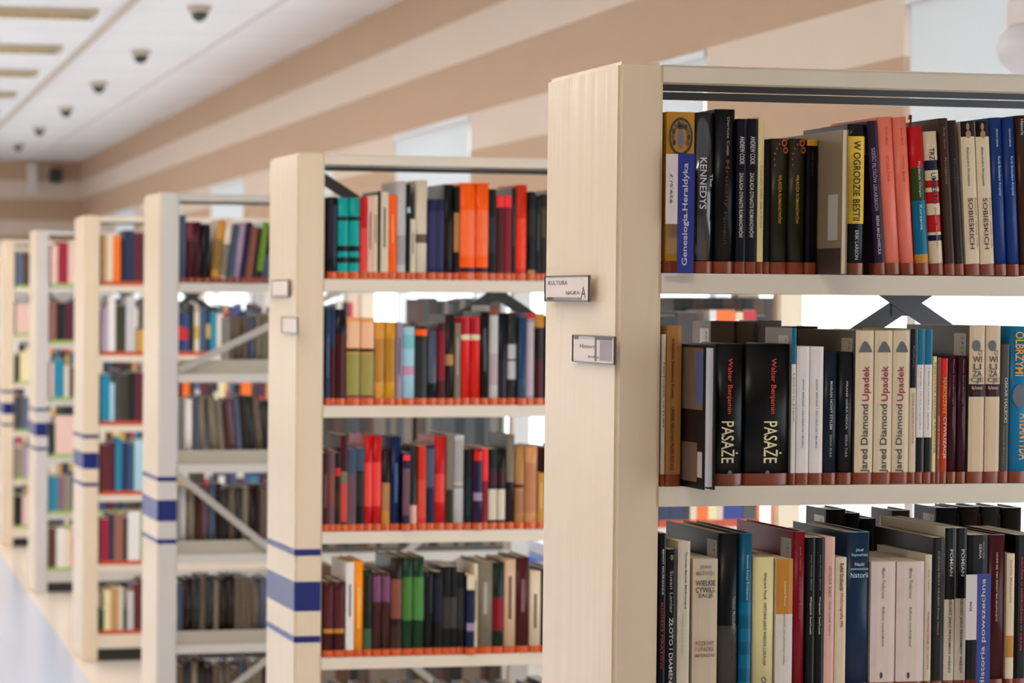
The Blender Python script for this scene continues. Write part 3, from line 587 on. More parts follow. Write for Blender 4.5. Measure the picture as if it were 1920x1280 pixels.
R1C = [
 (1234,1246.5,1000,'black',0,dict(tx=[TX('BENOIT MALBRANQUE',1030,1115,'lightgrey',.5,.3), TX('KODEKS PIRATÓW',1130,1255,'red',.5,.4)]), 'black book with white and red lettering against the left post, lower shelf'),
 (1247.5,1266,1030,(24,20,20),0,dict(tx=[TX('Susan Lanier',1070,1150,'grey',.5,.34), TX('ZŁOTO I DIAMENTY',1158,1300,'lightgrey',.5,.4)], gold=1040), 'black book reading Złoto i diamenty on the lower shelf'),
 (1269,1292,1015,'ivory',0,dict(tx=[TX('Thomas Benoît Malbranque',1034,1142,'darkgrey',.62,.2), TX('Wielkie imperia świata',1150,1230,'grey',.4,.18)]), 'off-white paperback left of the thick cream Wielkie cywilizacje'),
 (1297,1344,1048,(214,198,176),0,dict(hard=False, tx=[TX('JEAN',1060,1068,'taupe',.5,.45,'h'), TX('MATHYEX',1071,1079,'taupe',.5,.75,'h'), TX('WIELKIE',1088,1098,'darkgrey',.5,.8,'h'), TX('CYWILI-',1101,1111,'darkgrey',.5,.8,'h'), TX('ZACJE',1113,1122,'darkgrey',.5,.6,'h'), TX('ROZKWIT',1202,1210,'rosebrown',.5,.75,'h'), TX('I UPADEK',1213,1221,'rosebrown',.5,.75,'h'), TX('IMPERIÓW',1224,1232,'rosebrown',.5,.8,'h')]), 'thick cream book reading Wielkie cywilizacje on the lower shelf'),
 (1347,1384,1000,(22,22,28),0,dict(hard=True, barcode=True, d=.22, bands=[(.0,.44,(92,86,78))], tx=[TX('Tadeusz Manteuffel',1118,1178,'grey',.75,.16), TX('Historia Wieku',1190,1255,'darkgrey',.75,.2)]), 'tall black book with grey lower half left of the teal spine'),
 (1386,1410,1000,(18,110,140),0,dict(hard=True, d=.22, bands=[(.02,.10,'teal'), (.18,.26,'teal'), (.34,.42,'teal'), (.50,.58,'teal')], tx=[TX('Słowianie Europa Śródziemna',1040,1125,'skyblue',.55,.3)]), 'teal hardback with lighter horizontal bands on the lower shelf'),
 (1411.5,1452,1045,(232,220,170),0,dict(hard=True, tx=[TX('Wojciech Pasek',1073,1125,'darkgrey',.5,.16), TX('HISTORIA JAKO WIEDZA LOKALNA',1130,1248,'darkgrey',.5,.18)], dot2=1275), 'thick pale yellow book with small dark title on the lower shelf'),
 (1453,1485,1048,(226,216,206),0,dict(hard=False, bands=[(.60,1,'ochre')], tx=[TX('Krzysztof Pomian',1090,1136,'cream',.5,.16), TX('Przeszłość jako przedmiot wiedzy',1145,1246,'taupe',.5,.16)]), 'white book with an ochre upper half on the lower shelf'),
 (1486,1508.5,997,'crimson',0,dict(hard=True, d=.22, barcode=True, tx=[TX('Jacek Tebinka',1025,1070,'rosebrown',.5,.18), TX('Zrozumieć Europę',1080,1160,'rosebrown',.5,.2)]), 'crimson hardback on the lower shelf right of the ochre-topped book'),
 (1510,1526,1008,(26,24,22),0,dict(tx=[TX('Jerzy Dowiat MROK',1040,1108,'grey',.5,.18), TX('Wojciech Iwańczak',1118,1190,'ivory',.5,.3)]), 'black paperback with white title, left one of two beside the crimson book'),
 (1526.5,1543,1008,(26,24,22),0,dict(tx=[TX('Jerzy Dowiat MROK',1040,1108,'grey',.5,.18), TX('Wojciech Iwańczak',1118,1190,'ivory',.5,.3)]), 'black paperback with white title, right one of two beside the crimson book'),
 (1544,1563,1007,'pink',0,dict(tx=[TX('IZOLDA KIEC',1062,1120,'mauve',.5,.26), TX('Wyprzedaż teatru',1126,1192,'mauve',.5,.26)]), 'pinkish white paperback with faded lettering on the lower shelf'),
 (1564,1585,1045,'cream',0,dict(tx=[TX('Rafał Stobiecki',1056,1108,'black',.55,.36), TX('Historiografia PRL',1112,1178,'red',.55,.34)]), 'cream book with black and red lettering left of the steel blue one'),
 (1586,1630,998,(38,66,96),0,dict(hard=True, d=.2, tx=[TX('Józef',1028,1035,'skyblue',.5,.35,'h'), TX('Szymański',1037,1044,'skyblue',.5,.7,'h'), TX('Nauki',1054,1061,'lightgrey',.5,.4,'h'), TX('pomocnicze',1064,1070,'skyblue',.5,.75,'h'), TX('historii',1073,1083,'skyblue',.5,.75,'h')]), 'thick steel blue hardback reading Nauki pomocnicze historii'),
 (1631,1677,1053,(224,206,196),0,dict(hard=False, tx=[TX('Maria Todorova',1065,1122,'taupe',.5,.14), TX('Bałkany wyobrażone',1138,1212,'taupe',.5,.14)], mark=1266), 'thick cream Bałkany wyobrażone book, left one of two'),
 (1679,1731,1053,(224,206,196),0,dict(hard=False, tx=[TX('Maria Todorova',1065,1122,'taupe',.5,.12), TX('Bałkany wyobrażone',1138,1212,'taupe',.5,.12)], mark=1266), 'thick cream Bałkany wyobrażone book, right one of two'),
 (1732,1745,1040,'ivory',0,dict(barcode=True, tx=[TX('Jerzy Topolski',1068,1110,'taupe',.5,.3), TX('WPROWADZENIE DO HISTORII',1146,1255,'scarlet',.5,.3)]), 'thin off-white book with red lettering on the lower shelf'),
 (1746,1767,1008,(52,48,46),0,dict(d=.2, tx=[TX('ANDRZEJ FELIKS GRABSKI Dzieje historii',1032,1190,'grey',.5,.22)]), 'dark grey book with long pale title on the lower shelf'),
 (1768.5,1788,990,'ivory',0,dict(d=.22, bands=[(.565,1,(24,22,22))], tx=[TX('PRZESZŁOŚĆ JAKO PRZEDMIOT WIEDZY',1103,1262,'black',.55,.36), TX('POMIAN',1030,1080,'lightgrey',.6,.3)]), 'black-over-cream book, left one of two on the lower shelf'),
 (1789,1810,990,'ivory',0,dict(d=.22, bands=[(.57,1,(24,22,22))], tx=[TX('PRZESZŁOŚĆ JAKO PRZEDMIOT WIEDZY',1103,1262,'black',.55,.36), TX('POMIAN',1030,1080,'lightgrey',.6,.3)]), 'black-over-cream book, right one of two on the lower shelf'),
 (1812,1849,1003,(28,24,24),0,dict(hard=False, bands=[(0,.36,(76,74,74))], tx=[TX('SERIA',1020,1048,'lightgrey',.6,.12), TX('ARKADIUSZ WIĘCKO',1015,1048,'grey',.75,.12)]), 'black book with grey lower part behind the lower blue divider sign'),
 (1851,1884,1003,'maroon',0,dict(hard=True, d=.21, tx=[TX('GDZIE SIĘ TEN ŚWIAT MA SKOŃCZYĆ',1035,1165,'pink',.45,.14)]), 'maroon hardback just right of the lower blue divider sign'),
 (1885,1900,1038,'cream',0,dict(bands=[(.24,.40,'ochre'), (0,.08,'slate')], tx=[TX('Dorota Malczewska',1050,1130,'rosebrown',.5,.24)]), 'thin cream book with an ochre picture patch on the lower shelf'),
 (1901,1924,1003,(22,20,22),0,dict(tx=[TX('KSIĄŻKA O PODRÓŻACH W CZASIE',1045,1220,'red',.5,.26)]), 'black book with long red title at the right edge of the lower shelf'),
 (1925,1948,1003,(22,20,22),0,dict(), 'plain black book past the red-lettered one on the lower shelf'),
]
PYR = mat('grey_pyramid_print', (96,96,98), .5); RED = mat('ribbon_red', (170,24,40), .5); GOLDP = mat('gold_print', (150,130,70), .4)
SKIN = mat('portrait_print', (176,116,86), .5); EMB = mat('emblem_print', (52,50,60), .5); SWIRL = mat('orange_print', (176,84,42), .5); PIC = mat('picture_print', (104,84,70), .4)
PICB = mat('picture_blue_print', (70,84,124), .4); GLB = mat('globe_print', (92,96,104), .5)
def detailed_row(k, ybase, rows, group):
    i = 0; z = shelf_z(k, i)
    for x0, x1, top, colour, lean, o, label in rows:
        ly = o.get('ly', .009)
        lq = ly if o.get('fore') else .009
        lx0, _ = on_front(i, x0, ybase, lq); lx1, _ = on_front(i, x1, ybase, lq)
        # find height: the top edge seen at the leaned position
        _, zt = on_front(i, (x0+x1)/2, top, ly)
        h = zt - z; t = lx1 - lx0 - .0006
        lean_a = 0
        if lean:
            lxa, _ = on_front(i, x0-lean, top, ly); lean_a = math.asin(max(-.3, min(.3, (lx0-lxa)/h)))
        d = o.get('d', .165); hard = o.get('hard')
        fore = o.get('fore')
        def yz(py): return (on_front(i, (x0+x1)/2, py, ly)[1]-z)
        if fore:
            # book turned round: page edges face the reader
            root = empty('book', l2w(i, lx0, ly, z+.0003), TH); tag(root, label, 'book', group)
            bm = bmesh.new(); th = .0028 if hard else .0012
            bx(bm, 0, th, 0, d, 0, h); bx(bm, t-th, t, 0, d, 0, h); bx(bm, th, t-th, d-th, d, 0, h)
            mesh_obj('cover', bm, cov(colour), root)
            box_obj('page_block', (th, t-th, .002 if not hard else .005, d-th-.001, .0005 if not hard else .004, h-(.0005 if not hard else .004)), PAGEW if hard else PAGE, root)
            if o.get('cover_art'):
                a = box_obj('cover_picture', (-.0004, -.0001, .004, .09, h*.55, h-.004), PIC, root)
                box_obj('picture_patch', (-.0006, -.00045, .003, .03, h*.60, h*.95), PICB, a)
                box_obj('library_sticker', (-.0006, -.0001, .004, .022, .018, h*.26), LABELM, root)
                box_obj('lower_picture', (-.0004, -.0001, .024, .09, .01, h*.32), PIC, root)
            else:
                a = box_obj('film_label', (-.0005, -.0001, .012, .045, .052, .122), LABELM, root)
                box_obj('dark_base', (-.0005, -.0001, .001, .19, 0, .040), mat('dark_brown_film', (64,50,42), .4), root)
            continue
        b = book(i, lx0, z, t, h, d, colour, o.get('bands', ()), lean_a, hard, TAPE, label, group, ly, None, o.get('barcode', False), o.get('side'))
        if o.get('rough'):
            g = mat('glossy_jacket', colour, o['rough'], spec=.8, coat=.6, bump=.25, bscale=5, stretch=(4,1,1)); b.children[0].data.materials[0] = g
        hd = hard if hard is not None else t > .022
        r = min(t*.30, .007) if hd else min(.0012, t*.15)
        for q in o.get('tx', ()):
            _, s, y0, y1, c, xc, w, dr = q
            za, zb = yz(y0), yz(y1)
            ys = (r - r*math.sin(math.acos(max(-1, min(1, 1-2*xc))))) - .0007
            if dr == 'h':
                lettering(s, t*w, za-zb, c, 'h', b, t*xc, (za+zb)/2, ys - (.0 if not hd else .0003))
            else: lettering(s, za-zb, t*w, c, dr, b, t*xc, (za+zb)/2, ys)
        yf = -.0007
        if o.get('art') == 'emblem':
            zc = yz(256)
            disc('emblem_ring', t*.5, zc, yf, t*.43, .029, EMB, b, .86)
            e_ = disc('emblem_shield', t*.5, zc-.004, yf, t*.10, .015, mat('blue_print', (96,108,140), .5), b)
            for q in range(10):
                a_ = math.radians(-30+q*26.7)
                disc('emblem_leaf', t*.5+t*.28*math.cos(a_), zc+.019*math.sin(a_), yf, t*.06, .0045, EMB if q % 2 else PIC, b)
            disc('emblem_crown', t*.5, zc+.015, yf, t*.14, .004, EMB, b)
        if o.get('art') == 'swirl':
            disc('ring_print', t*.72, yz(268), yf, t*.16, .006, SWIRL, b, .55); disc('ring_print', t*.80, yz(282), yf, t*.14, .005, SWIRL, b, .55)
            bm = bmesh.new()
            for q in range(7):
                a = math.radians(100+q*16); r0 = t*.9
                px_, pz = t*1.05+r0*math.cos(a), yz(262)-.001+r0*1.25*math.sin(a)-.03
                bx(bm, px_-.0012, px_+.0012, yf-.0001, yf, pz-.0012, pz+.0018)
            mesh_obj('curved_print', bm, SWIRL, b)
        if o.get('portrait'):
            zc = yz(243); disc('portrait', t*.5, zc+.004, yf, t*.12, .006, SKIN, b); disc('portrait_dress', t*.52, zc-.008, yf, t*.2, .006, SKIN, b)
        if o.get('ribbon'):
            bm = bmesh.new(); pts = [(t*.45, .02, h-.004), (t*.4, .012, h+.010), (t*.25, .004, h+.017), (.001, -.002, h+.017), (-.001, -.004, h+.010)]
            for (a0, a1, a2), (b0, b1, b2) in zip(pts, pts[1:]):
                vs = [bm.verts.new(p) for p in ((a0, a1, a2), (b0, b1, b2), (b0, b1+.005, b2), (a0, a1+.005, a2))]; bm.faces.new(vs)
            ob = mesh_obj('ribbon_marker', bm, RED, b)
            md = ob.modifiers.new('s', 'SOLIDIFY'); md.thickness = .0008
        if o.get('pyramid'):
            zc = yz(o['pyramid']); bm = bmesh.new()
            vs = [bm.verts.new(p) for p in ((t*.14, yf, zc-.007), (t*.9, yf, zc-.007), (t*.76, yf, zc+.003), (t*.60, yf, zc+.009), (t*.5, yf, zc+.010), (t*.42, yf, zc+.009), (t*.28, yf, zc+.002))]; bm.faces.new(vs)
            mesh_obj('mountain_print', bm, PYR, b)
        if o.get('globe'): disc('globe_print', t*.42, yz(o['globe']), yf, t*.26, .0085, GLB, b)
        if o.get('globe2'): disc('globe_print', t*.45, yz(o['globe2']), yf-.0003, t*.35, .018, GLB, b)
        if o.get('dot'): disc('publisher_mark', t*.5, yz(o['dot']), yf, .0035, .0035, GLB, b)
        if o.get('dot2'): disc('publisher_mark', t*.5, yz(o['dot2']), yf, .004, .005, GLB, b, .6)
        if o.get('mark'): disc('publisher_mark', t*.45, yz(o['mark']), yf, .002, .005, INK, b)
        if o.get('gold'): disc('gold_print', t*.5, yz(o['gold']+5), yf, t*.16, .004, GOLDP, b, .4)
detailed_row(5, 516.5, R1A, 'books on the top shelf of the nearest bookcase')
detailed_row(4, 914, R1B, 'books on the middle shelf of the nearest bookcase')
detailed_row(3, 1310, R1C, 'books on the lower shelf of the nearest bookcase')

# taller books standing in a second row behind the front ones
def back_row(k, ybase, items, label0):
    for n, (x0, x1, top, c) in enumerate(items):
        lx0, _ = on_front(0, x0, ybase, .24); lx1, _ = on_front(0, x1, ybase, .24); z = shelf_z(k, 0)
        zt = on_front(0, (x0+x1)/2, top, .24)[1]
        book(0, lx0, z, lx1-lx0-.0008, min(.292, zt-z), .083, c, (), 0, None, TAPE, label0[n], 'books in the rear row of the nearest bookcase', .24, None, True)
back_row(4, 900, [(1332,1378,602,'graybrown'), (1381,1416,603,'graybrown'), (1421,1466,601,'grey'), (1484,1534,612,'darkgrey')],
 ['grey book leftmost in the rear row above the thick black pair', 'grey book second in the rear row above the thick black pair', 'lighter grey book third in the rear row above the thick black pair', 'dark grey book in the rear row above the two white paperbacks'])
back_row(3, 1270, [(1548,1586,955,'black'), (1588,1612,962,'ink'), (1614,1642,972,'black'), (1672,1706,957,(70,58,66)), (1754,1796,952,'black'), (1800,1836,950,'darkbrown'), (1840,1874,950,'darkgrey'), (1878,1915,952,'black')],
 ['tall black book in the rear row behind the steel blue hardback', 'blue-black book in the rear row behind the steel blue hardback', 'black book in the rear row right of the steel blue hardback', 'plum grey book in the rear row above the cream Bałkany pair', 'black book in the rear row above the black-over-cream pair', 'dark brown book in the rear row above the lower divider sign', 'dark grey book in the rear row above the lower maroon hardback', 'black book in the rear row nearest the right edge'])
# blue divider signs
def divider(k, xa, x0, x1, ytop, ybot, text, ty, white_y, num, label):
    i = 0; ly = -.012; z = shelf_z(k, i)
    a, zt = on_front(i, x0, ytop, ly); b_, zb = on_front(i, x1, ybot, ly)
    h = zt - z
    r = tag(empty('divider_sign', l2w(i, a, ly, z+.0004), TH), label, 'sign', 'blue shelf divider signs')
    t = b_ - a
    box_obj('blue_face', (0, t, 0, .0015, 0 if k == 5 else .0, h), mat('divider_blue', (34,48,132), .35), r)
    wa, _ = on_front(i, xa, ytop, ly); _, wz = on_front(i, xa, white_y, ly)
    box_obj('white_tab', (wa-a, -.0003, .0002, .0012, wz-z, h-.001), mat('tab_white', (214,200,196), .4), r)
    y0, y1 = [on_front(i, x0, q, ly)[1]-z for q in ty]
    lettering(text, y0-y1, t*.42, 'lightgrey', 'up', r, t*.48, (y0+y1)/2, -.0004)
    y0, y1 = [on_front(i, x0, q, ly)[1]-z for q in num[1]]
    lettering(num[0], y0-y1, (a-wa)*.22, 'darkgrey', 'up', r, (wa-a)*.55, (y0+y1)/2, -.0004, 'number_lettering')
    box_obj('foot', (wa-a+.001, t, .0016, .0096 if k == 5 else .0096, 0, .0008), mat('divider_blue', (34,48,132), .35), r)
divider(5, 1249.5, 1272, 1300, 288, 512, 'Genealogia.Heraldyka', (306, 498), 420, ('929.5/.7', (326, 382)), 'blue divider sign reading Genealogia.Heraldyka on the top shelf')
divider(3, 1812, 1833, 1855, 1076, 1300, 'Historia powszechna', (1085, 1290), 1200, ('93/94', (1128, 1146)), 'blue divider sign reading Historia powszechna on the lower shelf')

# label holders on the nearest end panels
def holder(i, corners, out, tilt, label, words, dark=()):
    (xa, ya), (xb, yb) = corners        # far-top and near-bottom px on the end panel plane
    y0, z1 = on_end(i, xa, ya, -out); y1, z0 = on_end(i, xb, yb, -out)
    h, w = z1-z0, y0-y1
    r = tag(empty('label_holder', l2w(i, -out, y1, z0), TH), label, 'label holder', 'label holders on the bookcase ends')
    pl = box_obj('card', (-.0008, 0, .003, w-.003, .003, h-.003), mat('holder_card', (222,204,194), .45), r)
    box_obj('sleeve', (.0004, .0020, 0, w, 0, h), PLASTIC, r)
    rim = mat('holder_rim', (84,76,80), .3)
    bm = bmesh.new(); bx(bm, -.0022, .0022, 0, w, h-.0014, h); bx(bm, -.0022, .0022, 0, w, 0, .0014); bx(bm, -.0022, .0022, 0, .0016, .0014, h-.0014); bx(bm, -.0022, .0022, w-.001, w, .0014, h-.0014)
    mesh_obj('rim', bm, rim, r)
    box_obj('magnet', (.0021, out-.0009, w*.3, w*.5, h*.3, h*.7), rim, r)
    for s, fy, fz, L, T in words:
        o = lettering(s, w*L, h*T, 'darkgrey', 'h', r, 0, 0, 0, 'card_lettering')
        o.rotation_euler = (0, 0, -math.pi/2); o.location = (-.0011, w*fy, h*fz)
    r.rotation_euler = (0, 0, TH + tilt)
    for a0, a1, b0, b1, cc in dark: box_obj('dark_print', (-.0013, -.0009, w*a0, w*a1, h*b0, h*b1), mat('card_shade_print_%d' % cc[0], cc, .35), r)
holder(0, ((1023, 517), (1105, 566)), .012, -.0, 'clear label holder higher on the nearest end panel, at its far edge', [('KULTURA', .70, .72, .45, .16), ('NAUKA', .36, .34, .3, .14), ('A', .12, .36, .11, .42)], [(.16, .95, .06, .17, (120,112,116)), (.78, .95, .06, .17, (60,58,66))])
holder(0, ((1075, 627), (1153, 684)), .006, .0, 'clear label holder lower on the nearest end panel, at its near corner', [('Historia', .62, .6, .4, .14), ('Archeologia', .40, .22, .45, .14)], [(.06, .34, .12, .84, (140,124,132)), (.06, .44, .86, .96, (66,58,62)), (.42, .46, .08, .96, (80,74,80)), (.86, .96, .84, .96, (66,62,66)), (.50, .84, .86, .95, (190,180,180))])
holder(1, ((510, 525), (541, 556)), .008, 0, 'pale label holder higher on the end panel of the second bookcase', [])
holder(1, ((529, 594), (558, 626)), .006, 0, 'pale label holder lower on the end panel of the second bookcase', [])

# ------------------------------------------------------------------ second bookcase: rows from crop measurements
def cp(ox, oy, s): return lambda x, y: (ox + x/s, oy + y/s)
ORD = ['first', 'second', 'third', 'fourth', 'fifth', 'sixth', 'seventh', 'eighth', 'ninth', 'tenth', 'eleventh', 'twelfth', 'thirteenth', 'fourteenth', 'fifteenth',
       'sixteenth', 'seventeenth', 'eighteenth', 'nineteenth', 'twentieth', 'twenty-first', 'twenty-second', 'twenty-third', 'twenty-fourth', 'twenty-fifth', 'twenty-sixth',
       'twenty-seventh', 'twenty-eighth', 'twenty-ninth', 'thirtieth', 'thirty-first', 'thirty-second', 'thirty-third', 'thirty-fourth', 'thirty-fifth']
SH = ['bottom shelf', 'fifth shelf', 'fourth shelf', 'third shelf', 'second shelf', 'top shelf']
BCN = ['nearest', 'second', 'third', 'fourth']
def plain_row(i, k, ybase, f, items, tape, dd=.16, ly=.009, back=False):
    z = shelf_z(k, i); names = []
    for it in items:
        names.append(cname(it[3]) if isinstance(it[3], str) else 'patterned')
    for n, it in enumerate(items):
        x0, x1, top, c = it[:4]; o = it[4] if len(it) > 4 else {}
        px0, pyt = f(x0, top); px1, _ = f(x1, top)
        lx0, _ = on_front(i, px0, ybase, ly); lx1, _ = on_front(i, px1, ybase, ly)
        zt = on_front(i, (px0+px1)/2, pyt, ly)[1]
        t = lx1-lx0-.0008; h = zt - z
        lean = o.get('lean', 0)/300.
        L = names[n-1] if n else None; Rn = names[n+1] if n+1 < len(items) else None
        bandc = [cname(q[2]) for q in o.get('bands', ()) if isinstance(q[2], str) and q[2] != c]
        desc = names[n] + (' book with ' + bandc[0] + ' band' if bandc and not back else ' volume' if back else ' book')
        label = '%s, %s from left on %s of %s bookcase' % (desc, ORD[n], SH[k], BCN[i])
        if len(label.split()) + 4 <= 16 and L and Rn and L != Rn: label = label.replace(',', ' between %s and %s,' % (L, Rn), 1)
        if len(label.split()) > 16: label = '%s, %s from left on %s of %s bookcase' % (desc, ORD[n], SH[k], BCN[i])
        zl = z + (max(.004, t)*math.sin(lean) if lean > 0 else 0)
        tp = i == 1 and not o.get('bands') and t > .009
        b = book(i, lx0, zl, max(.004, t), h, o.get('d', dd), c, o.get('bands', ()), -lean, o.get('hard'), None if o.get('notape') else tape, label,
             'books on the %s of the %s bookcase' % (SH[k], BCN[i]), ly + o.get('out', 0), PAGEW if back else None, False, th_tape=.019)
        if tp:
            rgb = PAL[c] if isinstance(c, str) else c; lum = sum(rgb)/3
            q = tuple(int(v*.55) for v in rgb) if lum > 150 else tuple(int(v+(255-v)*.38) for v in rgb)
            a0 = .30 + .13*((n*7) % 3)/2; a1 = .72 + .10*((n*5) % 3)/2
            box_obj('title_print', (t*.36, t*.60, -.0004, -.0001, h*a0, h*a1), cov(q), b)
T = lambda *b: dict(bands=list(b))
f = cp(590, 270, 4.267)
plain_row(1, 5, 522, f, [
 (108,182,425,'ink',T((.25,.9,(60,58,76)))), (184,276,430,'turq',T((0,.035,'turq'),(.06,.09,'ink'),(.20,.27,'darkgreen'),(.34,.41,'ink'),(.72,.77,'darkgreen'))),
 (278,365,430,'turq',T((.06,.09,'ink'),(.20,.27,'darkgreen'),(.34,.41,'ink'),(.72,.77,'darkgreen'))),
 (367,420,422,(230,84,80),T((.62,1,'red'))), (422,466,425,'pink'), (467,502,412,'cream'), (503,526,378,'brown'), (527,590,382,'ivory'), (592,653,408,'orange'),
 (655,734,298,'lightgrey',T((.15,.45,(176,170,170)))), (736,764,322,'ink',T((.70,.76,'skyblue'))), (765,806,600,'ivory'), (808,902,290,'ivory',T((.37,.46,'graybrown'))),
 (907,968,442,'navypurple',T((.15,.85,(70,66,108)))), (970,1032,442,'navypurple',T((.15,.85,(70,66,108)))), (1034,1110,322,'black',T((.2,.6,'darkbrown'))), (1112,1157,340,'black',T((.30,.72,'tan'))),
 (1158,1282,312,'orange',dict(out=-.008,bands=[(.08,.13,'purple'),(.25,.72,(250,130,80))])), (1284,1386,312,'orange',dict(out=-.008,bands=[(.08,.13,'purple'),(.25,.72,(250,130,80))])),
 (1388,1450,360,'black',T((.3,.7,(58,56,64)))), (1452,1512,412,'maroon',T((.86,1,(240,70,70)))), (1514,1574,412,'crimson',T((.86,1,(240,70,70)))), (1576,1606,350,'black'),
 (1608,1700,326,'redorange',T((.12,.65,(240,84,52)))), (1704,1766,382,'black',T((.05,.12,'tan'),(.5,.8,'olive'))), (1768,1806,440,'black'), (1808,1852,408,'darkbrown',T((.5,.85,(96,84,40)))),
 (1855,1920,400,'maroon'), (1922,1990,360,'slate'),
], TAPEO)
f = cp(590, 540, 4.267)
plain_row(1, 4, 759, f, [
 (90,120,168,'steel'), (121,160,160,'maroon',T((.6,1,(52,70,110)))), (162,250,170,'ink',T((.1,.75,'maroon'))), (255,366,235,(236,176,116),T((0,.12,'rosebrown'),(.12,.60,(170,160,96)),(.66,.95,(240,196,164)),(.61,.65,'brown'))),
 (368,480,240,(236,176,116),T((0,.12,'rosebrown'),(.12,.60,(170,160,96)),(.66,.95,(240,196,164)),(.61,.65,'brown'))), (482,562,272,(222,168,84),T((.28,.8,(196,146,72)))), (564,652,272,'gold',T((.28,.8,(190,144,56)))),
 (654,700,275,'lilac'), (702,803,310,'skyblue',T((.38,.50,(200,160,180)),(.72,.90,(140,196,196)))), (805,906,305,'olive',T((.88,.96,'orange'),(.1,.8,'darkgrey'))), (908,982,345,'bluegrey',T((0,.3,'ink'),(.3,.5,(110,110,120)))),
 (984,1042,280,'maroon',T((.3,.9,'crimson'))), (1044,1116,212,'darkbrown',T((.44,.56,'tan'))), (1118,1165,280,'taupe'), (1167,1245,232,'scarlet',T((.74,.80,'cream'),(.80,.98,(190,40,48)))), (1247,1326,232,'scarlet',T((.74,.80,'cream'),(.80,.98,(190,40,48)))),
 (1328,1394,190,'black'), (1396,1472,140,'lightgrey',T((.2,.52,(190,172,176)),(.9,1,'rosebrown'))), (1474,1542,205,'ink',T((.1,.5,(60,54,64)))), (1544,1620,200,'darkgrey',T((.28,.48,'lightgrey'),(.50,.66,'lightgrey'))), (1622,1690,235,'steel',dict(out=-.01,bands=[(0,.3,'slate')])),
 (1692,1752,200,'lilac',T((.1,.9,(196,180,184)),(.94,1,'red'))), (1754,1840,205,'darkbrown',T((.1,.5,'maroon'),(.85,1,'ochre'))), (1842,1910,220,'black'), (1912,1970,250,'ivory'),
], TAPEO)
f = cp(590, 780, 4.267)
plain_row(1, 3, 996, f, [
 (62,110,290,'maroon'), (112,160,268,'mauve',T((.3,.7,'rosebrown'))), (162,205,290,'darkbrown',T((.25,.5,'brown'),(.7,.8,'redorange'))), (207,262,150,'maroon',T((.1,.5,(206,92,80)),(.5,.62,'taupe'))), (264,330,262,'slate',T((.1,.7,'mauve'))), (332,394,250,'black',T((.3,.7,(60,60,54)),(.72,1,'slate'))),
 (396,466,158,'red',T((.26,.72,(240,90,84)))), (467,536,158,'red',T((.26,.72,(240,90,84)))), (538,608,278,'darkbrown',T((.05,.25,'ochre'),(.25,.6,'tan'))), (610,692,165,(14,48,96)), (694,752,290,'purple',dict(out=-.012,bands=[(.2,.8,'mauve'),(.9,.97,(240,70,90))])),
 (754,824,238,'darkgrey',T((.03,.30,'pink'))), (826,890,238,'redorange',T((.15,.6,(220,92,66)))), (892,956,228,'navy',T((.5,.95,'bluegrey'))), (958,1048,162,'red',T((.3,.6,(230,80,74)))), (1050,1106,140,'taupe',T((0,.1,'black'),(.1,.42,'olive'))),
 (1108,1196,152,'lightgrey',T((.44,.47,'grey'),(.5,.95,(180,174,170)))), (1198,1262,262,'black',T((.18,.65,(24,50,60)))), (1264,1334,258,'crimson',dict(out=-.012,bands=[(0,.36,'navypurple'),(.36,.46,'lilac'),(.46,.84,'navypurple'),(.86,.96,'scarlet')])), (1336,1386,258,'crimson',T((.6,1,(240,66,60)))),
 (1390,1455,262,'black',T((.12,.5,'ivory'),(.54,.76,'wine'))), (1457,1530,262,'black',T((.12,.5,'ivory'),(.54,.76,'wine'))), (1532,1600,150,'darkbrown',T((.5,1,'taupe'))), (1602,1680,242,'tan',T((.5,.54,'brown'),(.2,.45,(176,130,96)))), (1682,1782,242,(214,160,112),T((.2,.8,(196,140,104)))), (1784,1840,455,'ochre'),
 (1842,1900,250,'maroon'), (1902,1960,300,'steel'),
], TAPEO)
f = cp(590, 1010, 4.267)
plain_row(1, 2, 1233, f, [
 (70,154,345,'maroon',T((.32,.38,'ochre'),(.4,.9,(110,52,56)))), (156,246,345,'maroon',T((.32,.38,'ochre'),(.4,.9,(110,52,56)))), (248,313,190,'white'), (315,388,178,'amber'), (390,462,250,'darkgreen',T((.04,.32,(84,110,88)),(.5,.9,'olive'))),
 (464,534,268,(90,46,48),T((.65,.95,(140,92,120)))), (536,606,268,(90,50,46),T((.65,.95,(140,92,120)))), (608,702,150,'darkbrown',T((.38,.78,'rosebrown'),(.05,.3,'brown'))), (704,786,150,'green',T((.36,.80,(90,140,72)))), (788,878,148,'green',T((.36,.80,(96,146,80)))),
 (880,950,262,'black',T((.5,.9,(38,38,48)))), (952,1018,262,'black',T((.4,.9,(40,40,54)))), (1020,1080,220,'black',T((.3,.65,(76,68,66)))), (1082,1136,220,'black',T((.3,.65,(86,80,78)))), (1138,1202,262,'black',T((.3,.8,'darkgrey'))),
 (1204,1268,290,'navy',dict(out=-.012,bands=[(.3,.4,'lilac'),(.82,1,'cream')])), (1270,1302,200,'cream'), (1304,1426,178,'taupe'), (1428,1512,190,'darkgreen',T((.25,.62,'crimson'))), (1514,1610,166,(216,184,158)), (1612,1716,148,'maroon'), (1718,1812,258,'cream'), (1814,1890,240,'black'),
], TAPEO)
# second bookcase, lowest row in view: only the tops of these books show
f = lambda x, y: (x, y)
lowc = ['darkbrown','olive','darkgrey','graybrown','lilac','darkbrown','black','bluegrey','darkgrey','black','maroon','darkbrown','slate','black','ink','darkgrey','teal','black','darkbrown','lightgrey','black']
it = []; x = 602.
for n, c in enumerate(lowc):
    w = 16 + (n*7) % 9
    it.append((x, x+w-1, 1290 + (n*13) % 26, c)); x += w
plain_row(1, 1, 1471, f, it, TAPEO)

